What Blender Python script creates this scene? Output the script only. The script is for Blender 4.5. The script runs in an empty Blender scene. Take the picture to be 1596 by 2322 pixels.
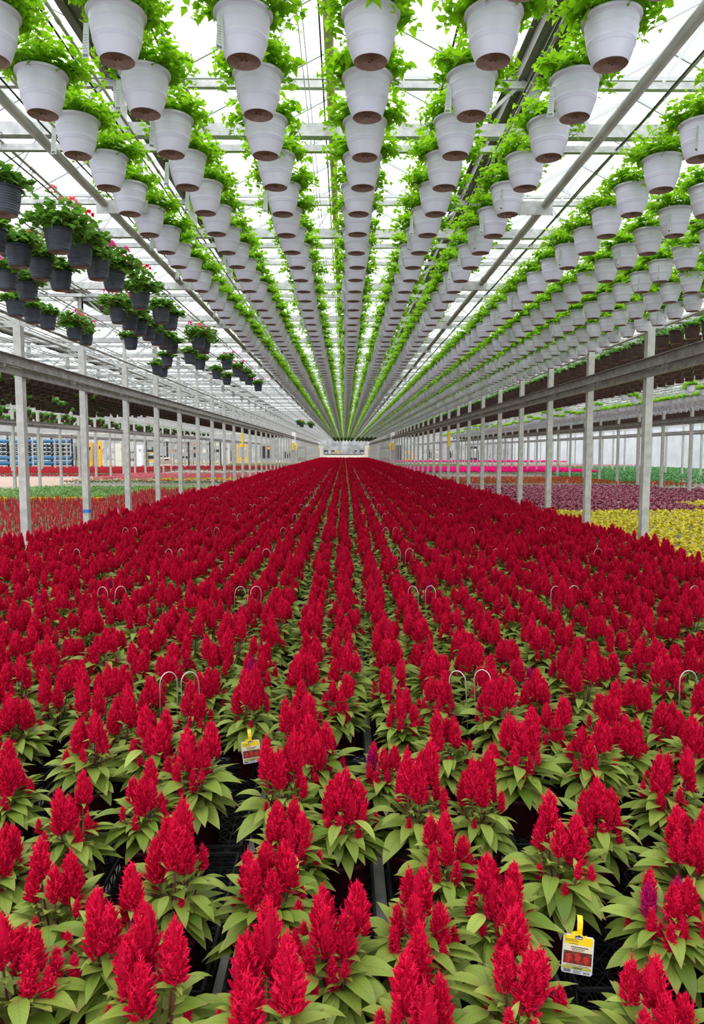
import bpy, math, random
import numpy as np
from mathutils import Vector, Matrix
R = random.Random(7)
PI = math.pi
SC = bpy.context.scene
COL = SC.collection

# ---------------------------------------------------------------- camera, world, exposure
F_PX = 1620.0
PITCH = math.atan(138 / F_PX)
YAW = math.atan(17 / F_PX)
cd = bpy.data.cameras.new('camera'); cam = bpy.data.objects.new('camera', cd); COL.objects.link(cam)
cd.sensor_fit = 'VERTICAL'; cd.sensor_height = 36.0; cd.lens = F_PX / 2322 * 36.0
cd.clip_start = 0.05; cd.clip_end = 600
cam.location = (0, 0, 0)
cam.rotation_euler = (PI / 2 - PITCH, 0, -YAW)
SC.camera = cam
w = bpy.data.worlds.new('overcast_sky'); SC.world = w; w.use_nodes = True
nt = w.node_tree; nt.nodes.clear()
o_ = nt.nodes.new('ShaderNodeOutputWorld'); b_ = nt.nodes.new('ShaderNodeBackground')
tc = nt.nodes.new('ShaderNodeTexCoord'); sx = nt.nodes.new('ShaderNodeSeparateXYZ'); cr = nt.nodes.new('ShaderNodeValToRGB')
cr.color_ramp.elements[0].position = 0.0; cr.color_ramp.elements[0].color = (0.80, 0.84, 0.90, 1)
cr.color_ramp.elements[1].position = 0.5; cr.color_ramp.elements[1].color = (1.0, 1.0, 1.0, 1)
nt.links.new(tc.outputs['Generated'], sx.inputs[0]); nt.links.new(sx.outputs['Z'], cr.inputs[0])
nt.links.new(cr.outputs[0], b_.inputs['Color']); nt.links.new(b_.outputs[0], o_.inputs[0])
b_.inputs['Strength'].default_value = 3.1
sd = bpy.data.lights.new('sun', 'SUN'); so = bpy.data.objects.new('sun', sd); COL.objects.link(so)
sd.energy = 1.2; sd.angle = math.radians(50); so.rotation_euler = (math.radians(22), math.radians(-14), 0)
so.location = (0, 0, 30)
vs = SC.view_settings
SC.display_settings.display_device = 'sRGB'
vs.view_transform = 'Standard'; vs.look = 'None'; vs.gamma = 1; vs.use_curve_mapping = False
vs.exposure = 0.0
SC.cycles.max_bounces = 8; SC.cycles.diffuse_bounces = 4; SC.cycles.transmission_bounces = 4
SC.cycles.transparent_max_bounces = 12
FLOOR = -2.05
S = 3.0                     # bay length along the house
Y_POST0 = 12.6
X_L, X_R = -5.62, 5.32      # post lines of the middle house
TR0 = 6.6                   # first visible roof frame

# ---------------------------------------------------------------- camera maths (only for choosing which repeats are in view)
_fw = Vector((math.sin(YAW) * math.cos(PITCH), math.cos(YAW) * math.cos(PITCH), -math.sin(PITCH)))
_rt = Vector((math.cos(YAW), -math.sin(YAW), 0)); _up = _rt.cross(_fw)
def inview(x, y, z, m=0):
    v = Vector((x, y, z)); d = v.dot(_fw)
    if d < .3: return False
    px = 798 + F_PX * v.dot(_rt) / d; py = 1161 - F_PX * v.dot(_up) / d
    return -m < px < 1596 + m and -m < py < 2322 + m

# ---------------------------------------------------------------- materials
def srgb(r, g, b):
    f = lambda c: (c / 12.92 if c <= .04045 else ((c + .055) / 1.055) ** 2.4)
    return (f(r / 255), f(g / 255), f(b / 255), 1)
def mat(name, col, rough=.6, metal=0.0, noise=None, noise2=None, scale=20, emit=None, bump=0, bscale=60, sss=0, coord='Object', detail=4, spec=.5):
    m = bpy.data.materials.new(name); m.use_nodes = True
    n = m.node_tree.nodes; l = m.node_tree.links; p = n['Principled BSDF']
    p.inputs['Base Color'].default_value = col; p.inputs['Roughness'].default_value = rough; p.inputs['Metallic'].default_value = metal
    p.inputs['Specular IOR Level'].default_value = spec
    if noise:
        t = n.new('ShaderNodeTexCoord'); nz = n.new('ShaderNodeTexNoise'); nz.inputs['Scale'].default_value = scale; nz.inputs['Detail'].default_value = detail
        r = n.new('ShaderNodeValToRGB'); r.color_ramp.elements[0].position = .35; r.color_ramp.elements[1].position = .65
        r.color_ramp.elements[0].color = col; r.color_ramp.elements[1].color = noise
        if noise2: e = r.color_ramp.elements.new(.5); e.color = noise2
        l.new(t.outputs[coord], nz.inputs['Vector']); l.new(nz.outputs[0], r.inputs[0]); l.new(r.outputs[0], p.inputs['Base Color'])
    if bump:
        t = n.new('ShaderNodeTexCoord'); nz = n.new('ShaderNodeTexNoise'); nz.inputs['Scale'].default_value = bscale
        bp = n.new('ShaderNodeBump'); bp.inputs['Strength'].default_value = bump
        l.new(t.outputs['Object'], nz.inputs['Vector']); l.new(nz.outputs[0], bp.inputs['Height']); l.new(bp.outputs[0], p.inputs['Normal'])
    return m
def leaf_mat(name, base, light, tipc, trans=.4, rough=.55, vein=.25, backc=None):
    """leaf colour by the attribute lf = (across -1..1, along 0..1, random)"""
    m = bpy.data.materials.new(name); m.use_nodes = True
    n = m.node_tree.nodes; l = m.node_tree.links; p = n['Principled BSDF']; out = n['Material Output']
    a = n.new('ShaderNodeAttribute'); a.attribute_name = 'lf'; s = n.new('ShaderNodeSeparateXYZ'); l.new(a.outputs['Vector'], s.inputs[0])
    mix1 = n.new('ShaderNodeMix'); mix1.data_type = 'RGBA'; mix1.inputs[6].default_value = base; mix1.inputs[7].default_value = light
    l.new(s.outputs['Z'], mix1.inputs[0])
    r = n.new('ShaderNodeValToRGB'); r.color_ramp.elements[0].position = .0; r.color_ramp.elements[0].color = (.45, .45, .45, 1)
    r.color_ramp.elements[1].position = .25; r.color_ramp.elements[1].color = (0, 0, 0, 1)
    e = r.color_ramp.elements.new(.82); e.color = (0, 0, 0, 1); e = r.color_ramp.elements.new(1.0); e.color = (.6, .6, .6, 1)
    l.new(s.outputs['Y'], r.inputs[0])
    mix2 = n.new('ShaderNodeMix'); mix2.data_type = 'RGBA'; l.new(r.outputs[0], mix2.inputs[0]); l.new(mix1.outputs[2], mix2.inputs[6]); mix2.inputs[7].default_value = tipc
    # veins: midrib and slanted side veins
    ab = n.new('ShaderNodeMath'); ab.operation = 'ABSOLUTE'; l.new(s.outputs['X'], ab.inputs[0])
    ml = n.new('ShaderNodeMath'); ml.operation = 'MULTIPLY'; ml.inputs[1].default_value = -.22; l.new(ab.outputs[0], ml.inputs[0])
    ad = n.new('ShaderNodeMath'); ad.operation = 'ADD'; l.new(ml.outputs[0], ad.inputs[0]); l.new(s.outputs['Y'], ad.inputs[1])
    m7 = n.new('ShaderNodeMath'); m7.operation = 'MULTIPLY'; m7.inputs[1].default_value = 60; l.new(ad.outputs[0], m7.inputs[0])
    sn = n.new('ShaderNodeMath'); sn.operation = 'SINE'; l.new(m7.outputs[0], sn.inputs[0])
    gt = n.new('ShaderNodeMath'); gt.operation = 'GREATER_THAN'; gt.inputs[1].default_value = .9; l.new(sn.outputs[0], gt.inputs[0])
    lt = n.new('ShaderNodeMath'); lt.operation = 'LESS_THAN'; lt.inputs[1].default_value = .06; l.new(ab.outputs[0], lt.inputs[0])
    mx = n.new('ShaderNodeMath'); mx.operation = 'MAXIMUM'; l.new(gt.outputs[0], mx.inputs[0]); l.new(lt.outputs[0], mx.inputs[1])
    vm = n.new('ShaderNodeMath'); vm.operation = 'MULTIPLY'; vm.inputs[1].default_value = vein; l.new(mx.outputs[0], vm.inputs[0])
    mix3 = n.new('ShaderNodeMix'); mix3.data_type = 'RGBA'; l.new(vm.outputs[0], mix3.inputs[0]); l.new(mix2.outputs[2], mix3.inputs[6])
    mix3.inputs[7].default_value = tuple(c * .45 for c in base[:3]) + (1,)
    colr = mix3.outputs[2]
    l.new(colr, p.inputs['Base Color']); p.inputs['Roughness'].default_value = rough; p.inputs['Specular IOR Level'].default_value = .35
    tr = n.new('ShaderNodeBsdfTranslucent'); l.new(colr, tr.inputs['Color'])
    ms = n.new('ShaderNodeMixShader'); ms.inputs[0].default_value = trans
    l.new(p.outputs[0], ms.inputs[1]); l.new(tr.outputs[0], ms.inputs[2]); l.new(ms.outputs[0], out.inputs['Surface'])
    return m
def petal_mat(name, dark, mid, light, trans=.15):
    """velvety flower colour varied by random and height carried in lf"""
    m = bpy.data.materials.new(name); m.use_nodes = True
    n = m.node_tree.nodes; l = m.node_tree.links; p = n['Principled BSDF']; out = n['Material Output']
    a = n.new('ShaderNodeAttribute'); a.attribute_name = 'lf'; s = n.new('ShaderNodeSeparateXYZ'); l.new(a.outputs['Vector'], s.inputs[0])
    r = n.new('ShaderNodeValToRGB'); r.color_ramp.elements[0].position = 0; r.color_ramp.elements[0].color = dark
    r.color_ramp.elements[1].position = 1; r.color_ramp.elements[1].color = light; e = r.color_ramp.elements.new(.5); e.color = mid
    l.new(s.outputs['Z'], r.inputs[0]); l.new(r.outputs[0], p.inputs['Base Color']); p.inputs['Roughness'].default_value = .8
    p.inputs['Specular IOR Level'].default_value = .15
    tr = n.new('ShaderNodeBsdfTranslucent'); l.new(r.outputs[0], tr.inputs['Color'])
    ms = n.new('ShaderNodeMixShader'); ms.inputs[0].default_value = trans
    l.new(p.outputs[0], ms.inputs[1]); l.new(tr.outputs[0], ms.inputs[2]); l.new(ms.outputs[0], out.inputs['Surface'])
    return m
M = {}
M['steel'] = mat('galvanised_steel', srgb(158, 160, 160), .5, .35, srgb(186, 187, 186), srgb(172, 174, 174), 14, detail=6)
M['steel_post'] = mat('galvanised_post', srgb(164, 164, 160), .55, .15, srgb(188, 188, 184), None, 9, detail=6)
M['steel_rail'] = mat('weathered_rail_steel', srgb(128, 124, 122), .5, .35, srgb(165, 162, 160), None, 7, detail=6)
M['alu'] = mat('aluminium_bar', srgb(186, 188, 190), .5, .25)
M['gutter'] = mat('gutter_steel', srgb(118, 114, 106), .5, .3, srgb(90, 86, 80), None, 3)
M['pipe'] = mat('heating_pipe', srgb(170, 172, 168), .4, .45, srgb(150, 152, 146), None, 5)
M['ypipe'] = mat('yellowed_pipe', srgb(176, 172, 122), .5, .05, srgb(150, 146, 100), None, 4)
M['railpipe'] = mat('hanging_rail_pipe', srgb(134, 128, 118), .5, .3, srgb(168, 164, 156), None, 5)
M['hose'] = mat('black_hose', srgb(38, 38, 40), .5)
M['wire'] = mat('steel_wire', srgb(190, 190, 188), .35, .6)
M['darkwire'] = mat('dark_wire', srgb(70, 72, 74), .5, .2)
def white_pot_mat():
    m = mat('lavender_white_plastic', srgb(206, 207, 226), .42, 0, srgb(198, 197, 216), None, 7, detail=8)
    n = m.node_tree.nodes; l = m.node_tree.links; p = n['Principled BSDF']
    p.inputs['Subsurface Weight'].default_value = 0.0
    return m
M['wpot'] = white_pot_mat()
M['soilbase'] = mat('dirty_pot_underside', srgb(138, 112, 106), .8, 0, srgb(112, 90, 84), None, 22)
M['hole'] = mat('drain_hole', srgb(30, 25, 24), .9)
M['gpot'] = mat('slate_grey_plastic', srgb(50, 58, 72), .45, 0, srgb(43, 50, 62), None, 8)
M['bpot'] = mat('brown_fibre', srgb(62, 40, 34), .85, 0, srgb(46, 28, 24), None, 25)
M['soil'] = mat('potting_soil', srgb(40, 30, 24), .95)
M['maroon'] = mat('maroon_plastic', srgb(48, 6, 16), .6, 0, spec=.2)
M['tray'] = mat('black_tray_plastic', srgb(24, 25, 27), .55, spec=.3)
M['cloth'] = mat('black_ground_cloth', srgb(8, 8, 8), .95, spec=.1)
M['leaf_c'] = leaf_mat('celosia_leaf', srgb(92, 118, 34), srgb(156, 172, 80), srgb(148, 108, 86), .2, .45, .25)
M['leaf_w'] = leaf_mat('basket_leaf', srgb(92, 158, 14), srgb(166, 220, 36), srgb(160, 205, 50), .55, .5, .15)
M['leaf_g'] = leaf_mat('geranium_leaf', srgb(62, 112, 32), srgb(122, 172, 62), srgb(100, 140, 50), .4, .5, .15)
M['leaf_b'] = leaf_mat('small_basket_leaf', srgb(74, 138, 44), srgb(120, 180, 70), srgb(110, 160, 70), .4, .5, .1)
M['stem'] = mat('reddish_stem', srgb(92, 30, 34), .6)
M['gstem'] = mat('green_stem', srgb(122, 168, 64), .6)
M['red'] = petal_mat('crimson_plume', srgb(166, 0, 42), srgb(224, 4, 62), srgb(252, 50, 108), .34)
M['magenta'] = petal_mat('magenta_plume', srgb(130, 2, 66), srgb(190, 6, 96), srgb(222, 44, 140), .25)
M['pinkf'] = petal_mat('pink_geranium_petal', srgb(220, 40, 140), srgb(240, 70, 170), srgb(250, 120, 200), .3)
M['redf'] = petal_mat('red_geranium_petal', srgb(210, 10, 50), srgb(235, 20, 70), srgb(245, 60, 100), .3)
M['salmon'] = petal_mat('salmon_geranium_petal', srgb(235, 90, 110), srgb(245, 130, 140), srgb(250, 160, 160), .3)
M['scarlet'] = petal_mat('scarlet_petal', srgb(225, 30, 30), srgb(245, 50, 45), srgb(255, 80, 70), .3)
M['deadleaf'] = leaf_mat('dry_leaf', srgb(190, 130, 90), srgb(210, 170, 110), srgb(160, 100, 70), .3, .7, .1)
M['paper'] = mat('pale_tag_card', srgb(186, 194, 190), .6)
M['ink'] = mat('printed_ink', srgb(60, 58, 62), .7)
M['white'] = mat('white_print', srgb(240, 240, 245), .6)
M['cardwhite'] = mat('tag_white_card', srgb(206, 206, 216), .5)
M['cardyellow'] = mat('tag_yellow', srgb(232, 196, 14), .45)
M['cardcream'] = mat('tag_cream', srgb(216, 204, 176), .5)
M['cardgreen'] = mat('tag_olive_green', srgb(168, 172, 56), .5)
M['navy'] = mat('tag_navy', srgb(24, 40, 92), .5)
M['photo'] = mat('tag_flower_print', srgb(150, 32, 26), .5, 0, srgb(50, 40, 30), srgb(110, 24, 22), 70, detail=3)
M['photog'] = mat('tag_leaf_print', srgb(60, 90, 40), .5)
M['photor'] = mat('tag_plume_print', srgb(196, 52, 36), .5, 0, srgb(150, 28, 24), None, 160)
M['floor'] = mat('pale_concrete', srgb(150, 143, 134), .85, 0, srgb(130, 124, 116), None, 1.5, detail=6)
M['chips'] = mat('pinkish_gravel', srgb(172, 148, 132), .9, 0, srgb(120, 98, 86), srgb(192, 168, 152), 9, detail=6)
M['panel'] = mat('white_wall_panel', srgb(214, 220, 226), .6, 0, srgb(198, 204, 212), None, .6)
M['farpanel'] = mat('dull_end_wall', srgb(196, 200, 204), .7, 0, srgb(140, 142, 144), srgb(172, 176, 178), .8, detail=8)
M['cream'] = mat('cream_paint', srgb(226, 222, 206), .6)
M['blue'] = mat('blue_pipe_paint', srgb(50, 108, 150), .45)
M['dark'] = mat('dark_machinery', srgb(48, 52, 58), .6, .2)
M['yellow'] = mat('yellow_plastic', srgb(238, 200, 20), .45)
M['orange'] = mat('orange_yellow_paint', srgb(245, 180, 20), .5)
M['bluetape'] = mat('blue_tape', srgb(40, 110, 200), .5)
M['pinkflag'] = mat('pink_flag', srgb(250, 110, 170), .5)
M['redcloth'] = mat('red_pots_plastic', srgb(190, 20, 50), .6)
for nm, a, b, c in (('green', (96, 150, 78), (156, 196, 126), (140, 180, 110)), ('green2', (50, 116, 60), (110, 168, 96), (90, 150, 90)),
                    ('lime', (184, 172, 26), (226, 212, 50), (224, 210, 50)), ('burg', (104, 14, 44), (158, 34, 68), (140, 50, 80)),
                    ('olive', (110, 124, 70), (160, 166, 110), (140, 150, 90)), ('sage', (104, 108, 74), (158, 156, 116), (150, 110, 90))):
    M['l_' + nm] = leaf_mat('bed_leaf_' + nm, srgb(*a), srgb(*b), srgb(*c), .25, .55, .08)
for nm, c in (('orange', (190, 84, 40)), ('hotpink', (240, 20, 130)), ('pink', (240, 130, 150)), ('yellow', (250, 215, 20)), ('whitef', (240, 240, 235)),
              ('palepink', (226, 190, 210)), ('brick', (190, 50, 64)), ('redbed', (205, 14, 54))):
    a = tuple(int(v * .8) for v in c); b = tuple(min(255, int(v * 1.1) + 8) for v in c)
    M['f_' + nm] = petal_mat('bed_flower_' + nm, srgb(*a), srgb(*c), srgb(*b), .25)
def glass_mat():
    m = bpy.data.materials.new('roof_glass'); m.use_nodes = True
    n = m.node_tree.nodes; l = m.node_tree.links; n.remove(n['Principled BSDF']); out = n['Material Output']
    t = n.new('ShaderNodeBsdfTransparent'); t.inputs[0].default_value = (.95, .965, .965, 1)
    g = n.new('ShaderNodeBsdfGlossy'); g.inputs['Roughness'].default_value = .1
    ms = n.new('ShaderNodeMixShader'); ms.inputs[0].default_value = .04
    l.new(t.outputs[0], ms.inputs[1]); l.new(g.outputs[0], ms.inputs[2]); l.new(ms.outputs[0], out.inputs[0])
    return m
M['glass'] = glass_mat()

# ---------------------------------------------------------------- mesh builder
class MB:
    def __init__(s): s.v = []; s.f = []; s.m = []; s.lf = []; s.mats = []; s.sm = []
    def mi(s, name):
        if name not in s.mats: s.mats.append(name)
        return s.mats.index(name)
    def add(s, vs, fs, mat, lf=(0, .5, .5), smooth=False):
        b = len(s.v); s.v += [tuple(q) for q in vs]; i = s.mi(mat)
        s.f += [tuple(b + k for k in f) for f in fs]; s.m += [i] * len(fs); s.sm += [smooth] * len(fs)
        if isinstance(lf, list): s.lf += lf
        else: s.lf += [lf] * len(vs)
    def box(s, c, d, mat, rz=0, lf=(0, .5, .5)):
        x, y, z = (q / 2 for q in d); ca, sa = math.cos(rz), math.sin(rz)
        vs = [(c[0] + a * x * ca - b2 * y * sa, c[1] + a * x * sa + b2 * y * ca, c[2] + e * z) for e in (-1, 1) for a, b2 in ((-1, -1), (1, -1), (1, 1), (-1, 1))]
        s.add(vs, [(3, 2, 1, 0), (4, 5, 6, 7), (0, 1, 5, 4), (1, 2, 6, 5), (2, 3, 7, 6), (3, 0, 4, 7)], mat, lf)
    def bar(s, p, q, wd, mat, hd=None):
        """square-section bar from p to q"""
        hd = hd or wd; p = Vector(p); q = Vector(q); d = (q - p).normalized()
        a = d.cross(Vector((0, 0, 1)));
        if a.length < 1e-3: a = Vector((1, 0, 0))
        a.normalize(); b = a.cross(d); a = a * wd / 2; b = b * hd / 2
        vs = [p - a - b, p + a - b, p + a + b, p - a + b, q - a - b, q + a - b, q + a + b, q - a + b]
        s.add(vs, [(3, 2, 1, 0), (4, 5, 6, 7), (0, 1, 5, 4), (1, 2, 6, 5), (2, 3, 7, 6), (3, 0, 4, 7)], mat)
    def tube(s, pts, r, mat, seg=6, lf=(0, .5, .5), cap=True, r2=None):
        pts = [Vector(p) for p in pts]; n = len(pts); vs = []
        for i, p in enumerate(pts):
            d = (pts[min(i + 1, n - 1)] - pts[max(i - 1, 0)]).normalized()
            a = d.cross(Vector((0, 0, 1)))
            if a.length < 1e-3: a = Vector((1, 0, 0))
            a.normalize(); b = a.cross(d); rr = r if r2 is None else r + (r2 - r) * i / (n - 1)
            vs += [p + a * math.cos(2 * PI * k / seg) * rr + b * math.sin(2 * PI * k / seg) * rr for k in range(seg)]
        fs = [(i * seg + k, i * seg + (k + 1) % seg, (i + 1) * seg + (k + 1) % seg, (i + 1) * seg + k) for i in range(n - 1) for k in range(seg)]
        if cap: fs += [tuple(range(seg - 1, -1, -1)), tuple((n - 1) * seg + k for k in range(seg))]
        s.add(vs, fs, mat, lf, True)
    def lathe(s, prof, mat, seg=24, c=(0, 0, 0), capb=False, capt=False):
        vs = [(c[0] + r * math.cos(2 * PI * k / seg), c[1] + r * math.sin(2 * PI * k / seg), c[2] + z) for r, z in prof for k in range(seg)]
        fs = [(i * seg + k, i * seg + (k + 1) % seg, (i + 1) * seg + (k + 1) % seg, (i + 1) * seg + k) for i in range(len(prof) - 1) for k in range(seg)]
        if capb: fs.append(tuple(range(seg - 1, -1, -1)))
        if capt: fs.append(tuple((len(prof) - 1) * seg + k for k in range(seg)))
        s.add(vs, fs, mat, (0, .5, .5), True)
    def leaf(s, p, az, el, L, W, droop, mat, rnd, n=5, fold=.18, shape=0, roll=0):
        """a leaf blade curving down from p; shape 0 lance, 1 ovate pointed, 2 round scalloped"""
        hx, hy = math.cos(az), math.sin(az); side = Vector((-hy, hx, 0)); q = Vector(p); vs = []; lf = []
        step = L / n; e = el
        for i in range(n + 1):
            t = i / n
            if shape == 0: wv = math.sin(PI * min(1, t * .98 + .02) ** .72) ** .9 if t < 1 else 0
            elif shape == 1: wv = (math.sin(PI * t ** .55) if 0 < t < 1 else 0)
            else: wv = (math.sin(PI * (t * .86 + .10)) ** .5) * (1 + .1 * (-1) ** i)
            wv = max(wv, .02) * W / 2
            up = Vector((-hx * math.sin(e), -hy * math.sin(e), math.cos(e)))
            sd_ = side * math.cos(roll) + up * math.sin(roll); u2 = up * math.cos(roll) - side * math.sin(roll)
            vs += [q - sd_ * wv + u2 * wv * fold, q.copy(), q + sd_ * wv + u2 * wv * fold]
            lf += [(-1, t, rnd), (0, t, rnd), (1, t, rnd)]
            q = q + Vector((hx * math.cos(e), hy * math.cos(e), math.sin(e))) * step
            e -= droop / n
        fs = []
        for i in range(n):
            a = i * 3; fs += [(a, a + 1, a + 4, a + 3), (a + 1, a + 2, a + 5, a + 4)]
        s.add(vs, fs, mat, lf, True)
    def spike(s, p, d, L, r, mat, rnd):
        d = Vector(d).normalized(); p = Vector(p); a = d.cross(Vector((.3, .2, 1))).normalized(); b = a.cross(d)
        vs = [p + a * r, p - a * r * .5 + b * r * .87, p - a * r * .5 - b * r * .87, p + d * L]
        s.add(vs, [(0, 1, 3), (1, 2, 3), (2, 0, 3)], mat, (0, .5, rnd))
    def spindle(s, p, d, L, r, mat, rnd, seg=5, jag=.0):
        d = Vector(d).normalized(); p = Vector(p); a = d.cross(Vector((.3, .2, 1))).normalized(); b = a.cross(d); vs = []; lf = []
        prof = ((.0, .25), (.22, .85), (.5, 1.0), (.78, .6))
        for t, k_ in prof:
            for k in range(seg):
                rr = r * k_ * (1 + R.uniform(-jag, jag)); an = 2 * PI * k / seg
                vs.append(p + d * L * t + a * math.cos(an) * rr + b * math.sin(an) * rr); lf.append((0, t, max(0, min(1, rnd + R.uniform(-.15, .15)))))
        vs.append(p + d * L); lf.append((0, 1, rnd)); n = len(prof)
        fs = [(i * seg + k, i * seg + (k + 1) % seg, (i + 1) * seg + (k + 1) % seg, (i + 1) * seg + k) for i in range(n - 1) for k in range(seg)]
        fs += [((n - 1) * seg + k, (n - 1) * seg + (k + 1) % seg, n * seg) for k in range(seg)]
        s.add(vs, fs, mat, lf)
    def join(s, o, T=None, rz=0, sc=1):
        b = len(s.v); ca, sa = math.cos(rz) * sc, math.sin(rz) * sc; T = T or (0, 0, 0)
        s.v += [(x * ca - y * sa + T[0], x * sa + y * ca + T[1], z * sc + T[2]) for x, y, z in o.v]
        mp = [s.mi(n) for n in o.mats]
        s.f += [tuple(b + k for k in f) for f in o.f]; s.m += [mp[i] for i in o.m]; s.sm += o.sm; s.lf += o.lf
    def mesh(s, name):
        me = bpy.data.meshes.new(name); me.from_pydata(s.v, [], s.f)
        for n in s.mats: me.materials.append(M[n])
        if len(s.mats) > 1: me.polygons.foreach_set('material_index', s.m)
        me.polygons.foreach_set('use_smooth', s.sm)
        at = me.attributes.new('lf', 'FLOAT_VECTOR', 'POINT'); at.data.foreach_set('vector', np.array(s.lf, dtype=np.float32).ravel())
        me.update(); return me
    def obj(s, name, parent=None):
        o = bpy.data.objects.new(name, s.mesh(name)); COL.objects.link(o)
        if parent: o.parent = parent
        return o
def tag(o, label, cat, group=None, kind=None):
    if label: o['label'] = label
    if cat: o['category'] = cat
    if group: o['group'] = group
    if kind: o['kind'] = kind
    return o
def empty(name, loc=(0, 0, 0)):
    o = bpy.data.objects.new(name, None); COL.objects.link(o); o.location = loc; o.empty_display_size = .1; return o
def struct(mb, name, parent=None):
    o = mb.obj(name, parent)
    if not parent: o['kind'] = 'structure'
    return o
CHILD = {}
def kids(o):
    if o.name not in CHILD: CHILD[o.name] = list(o.children)
    return CHILD[o.name]
def dup(src, loc, rz=0, sc=1, skip=()):
    r = src.copy(); COL.objects.link(r); r.location = loc; r.rotation_euler = (0, 0, rz); r.scale = (sc, sc, sc)
    for c in kids(src):
        if c.name.split('.')[0] in skip: continue
        d = c.copy(); COL.objects.link(d); d.parent = r
        for g in kids(c):
            h = g.copy(); COL.objects.link(h); h.parent = d
    return r
def build_parts(ps, r, J):
    made = {}
    for nm, mm in ps: made[nm] = mm.obj(nm, made['pot'] if nm in ('pot_underside', 'potting_soil') else r); J.join(mm)
class Protos:
    """the first use of a prototype moves it, the later ones copy it"""
    def __init__(s, roots): s.r = roots; s.used = [False] * len(roots)
    def place(s, i, loc, rz=0, sc=1, skip=()):
        if not s.used[i] and not skip:
            s.used[i] = True; o = s.r[i]; o.location = loc; o.rotation_euler = (0, 0, rz); o.scale = (sc, sc, sc); return o
        return dup(s.r[i], loc, rz, sc, skip)
ONES = ['', 'first', 'second', 'third', 'fourth', 'fifth', 'sixth', 'seventh', 'eighth', 'ninth', 'tenth', 'eleventh', 'twelfth', 'thirteenth', 'fourteenth',
        'fifteenth', 'sixteenth', 'seventeenth', 'eighteenth', 'nineteenth']
TENS = ['', '', 'twent', 'thirt', 'fort', 'fift', 'sixt', 'sevent', 'eight', 'ninet']
def ordn(n):
    if n < 20: return ONES[n]
    return TENS[n // 10] + 'ieth' if n % 10 == 0 else TENS[n // 10] + 'y-' + ONES[n % 10]

def scatter(name, variants, pts, label, cat, group=None):
    """ONE stuff object: the variants' meshes and the points live in its own mesh, geometry nodes set them out. pts: (x, y, z, rot, scale, variant)"""
    mb = MB(); own = []
    for i, v in enumerate(variants):
        n0 = len(mb.v); mb.join(v); own += [100 + i] * (len(mb.v) - n0)
    nv = len(mb.v); me = bpy.data.meshes.new(name)
    me.from_pydata(mb.v + [tuple(p[:3]) for p in pts], [], mb.f)
    for n in mb.mats: me.materials.append(M[n])
    me.polygons.foreach_set('material_index', mb.m); me.polygons.foreach_set('use_smooth', mb.sm)
    lf = np.zeros((nv + len(pts), 3), np.float32); lf[:nv] = mb.lf
    me.attributes.new('lf', 'FLOAT_VECTOR', 'POINT').data.foreach_set('vector', lf.ravel())
    me.attributes.new('var', 'INT', 'POINT').data.foreach_set('value', np.array(own + [p[5] for p in pts], np.int32))
    me.attributes.new('rz', 'FLOAT', 'POINT').data.foreach_set('value', np.array([0] * nv + [p[3] for p in pts], np.float32))
    me.attributes.new('sc', 'FLOAT', 'POINT').data.foreach_set('value', np.array([1] * nv + [p[4] for p in pts], np.float32))
    me.update(); o = bpy.data.objects.new(name, me); COL.objects.link(o)
    g = bpy.data.node_groups.new(name, 'GeometryNodeTree')
    g.interface.new_socket('Geometry', in_out='INPUT', socket_type='NodeSocketGeometry'); g.interface.new_socket('Geometry', in_out='OUTPUT', socket_type='NodeSocketGeometry')
    N = g.nodes; L = g.links; gi = N.new('NodeGroupInput'); go = N.new('NodeGroupOutput'); jn = N.new('GeometryNodeJoinGeometry')
    def attr(nm, ty):
        a = N.new('GeometryNodeInputNamedAttribute'); a.data_type = ty; a.inputs['Name'].default_value = nm; return a.outputs[0]
    va, ra, sa = attr('var', 'INT'), attr('rz', 'FLOAT'), attr('sc', 'FLOAT')
    cx = N.new('ShaderNodeCombineXYZ'); L.new(ra, cx.inputs[2])
    def sep(val):
        c = N.new('FunctionNodeCompare'); c.data_type = 'INT'; c.operation = 'EQUAL'; L.new(va, c.inputs[2]); c.inputs[3].default_value = val
        s = N.new('GeometryNodeSeparateGeometry'); s.domain = 'POINT'; L.new(gi.outputs[0], s.inputs[0]); L.new(c.outputs[0], s.inputs[1]); return s.outputs[0]
    for i in range(len(variants)):
        ip = N.new('GeometryNodeInstanceOnPoints'); L.new(sep(i), ip.inputs['Points']); L.new(sep(100 + i), ip.inputs['Instance'])
        L.new(cx.outputs[0], ip.inputs['Rotation']); L.new(sa, ip.inputs['Scale']); L.new(ip.outputs[0], jn.inputs[0])
    L.new(jn.outputs[0], go.inputs[0])
    md = o.modifiers.new('set_out', 'NODES'); md.node_group = g
    return tag(o, label, cat, group, 'stuff')

# ================================================================ THE SETTING
LBAYS = [-61.6, -50.4, -39.2, -28.0, -16.8, X_L]
RBAYS = [X_R, 16.3, 27.3, 38.4]
LINES = LBAYS + RBAYS
Y0, Y1 = -3.0, 168.0
mb = MB(); mb.box((-11.6, 82, FLOOR - .1), (101, 176, .2), 'floor'); struct(mb, 'floor')
mb = MB(); mb.box((38.7, 82, .6), (.12, 172, 5.4), 'panel'); struct(mb, 'wall_right')
mb = MB(); mb.box((-61.8, 82, .6), (.12, 172, 5.4), 'farpanel'); struct(mb, 'wall_left')
mb = MB(); mb.box((-11.5, 168.2, .6), (100.5, .12, 5.4), 'farpanel')
for i in range(34): mb.box((-61 + i * 3, 168.05, .6), (.10, .14, 5.4), 'steel')
struct(mb, 'wall_far')
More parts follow.
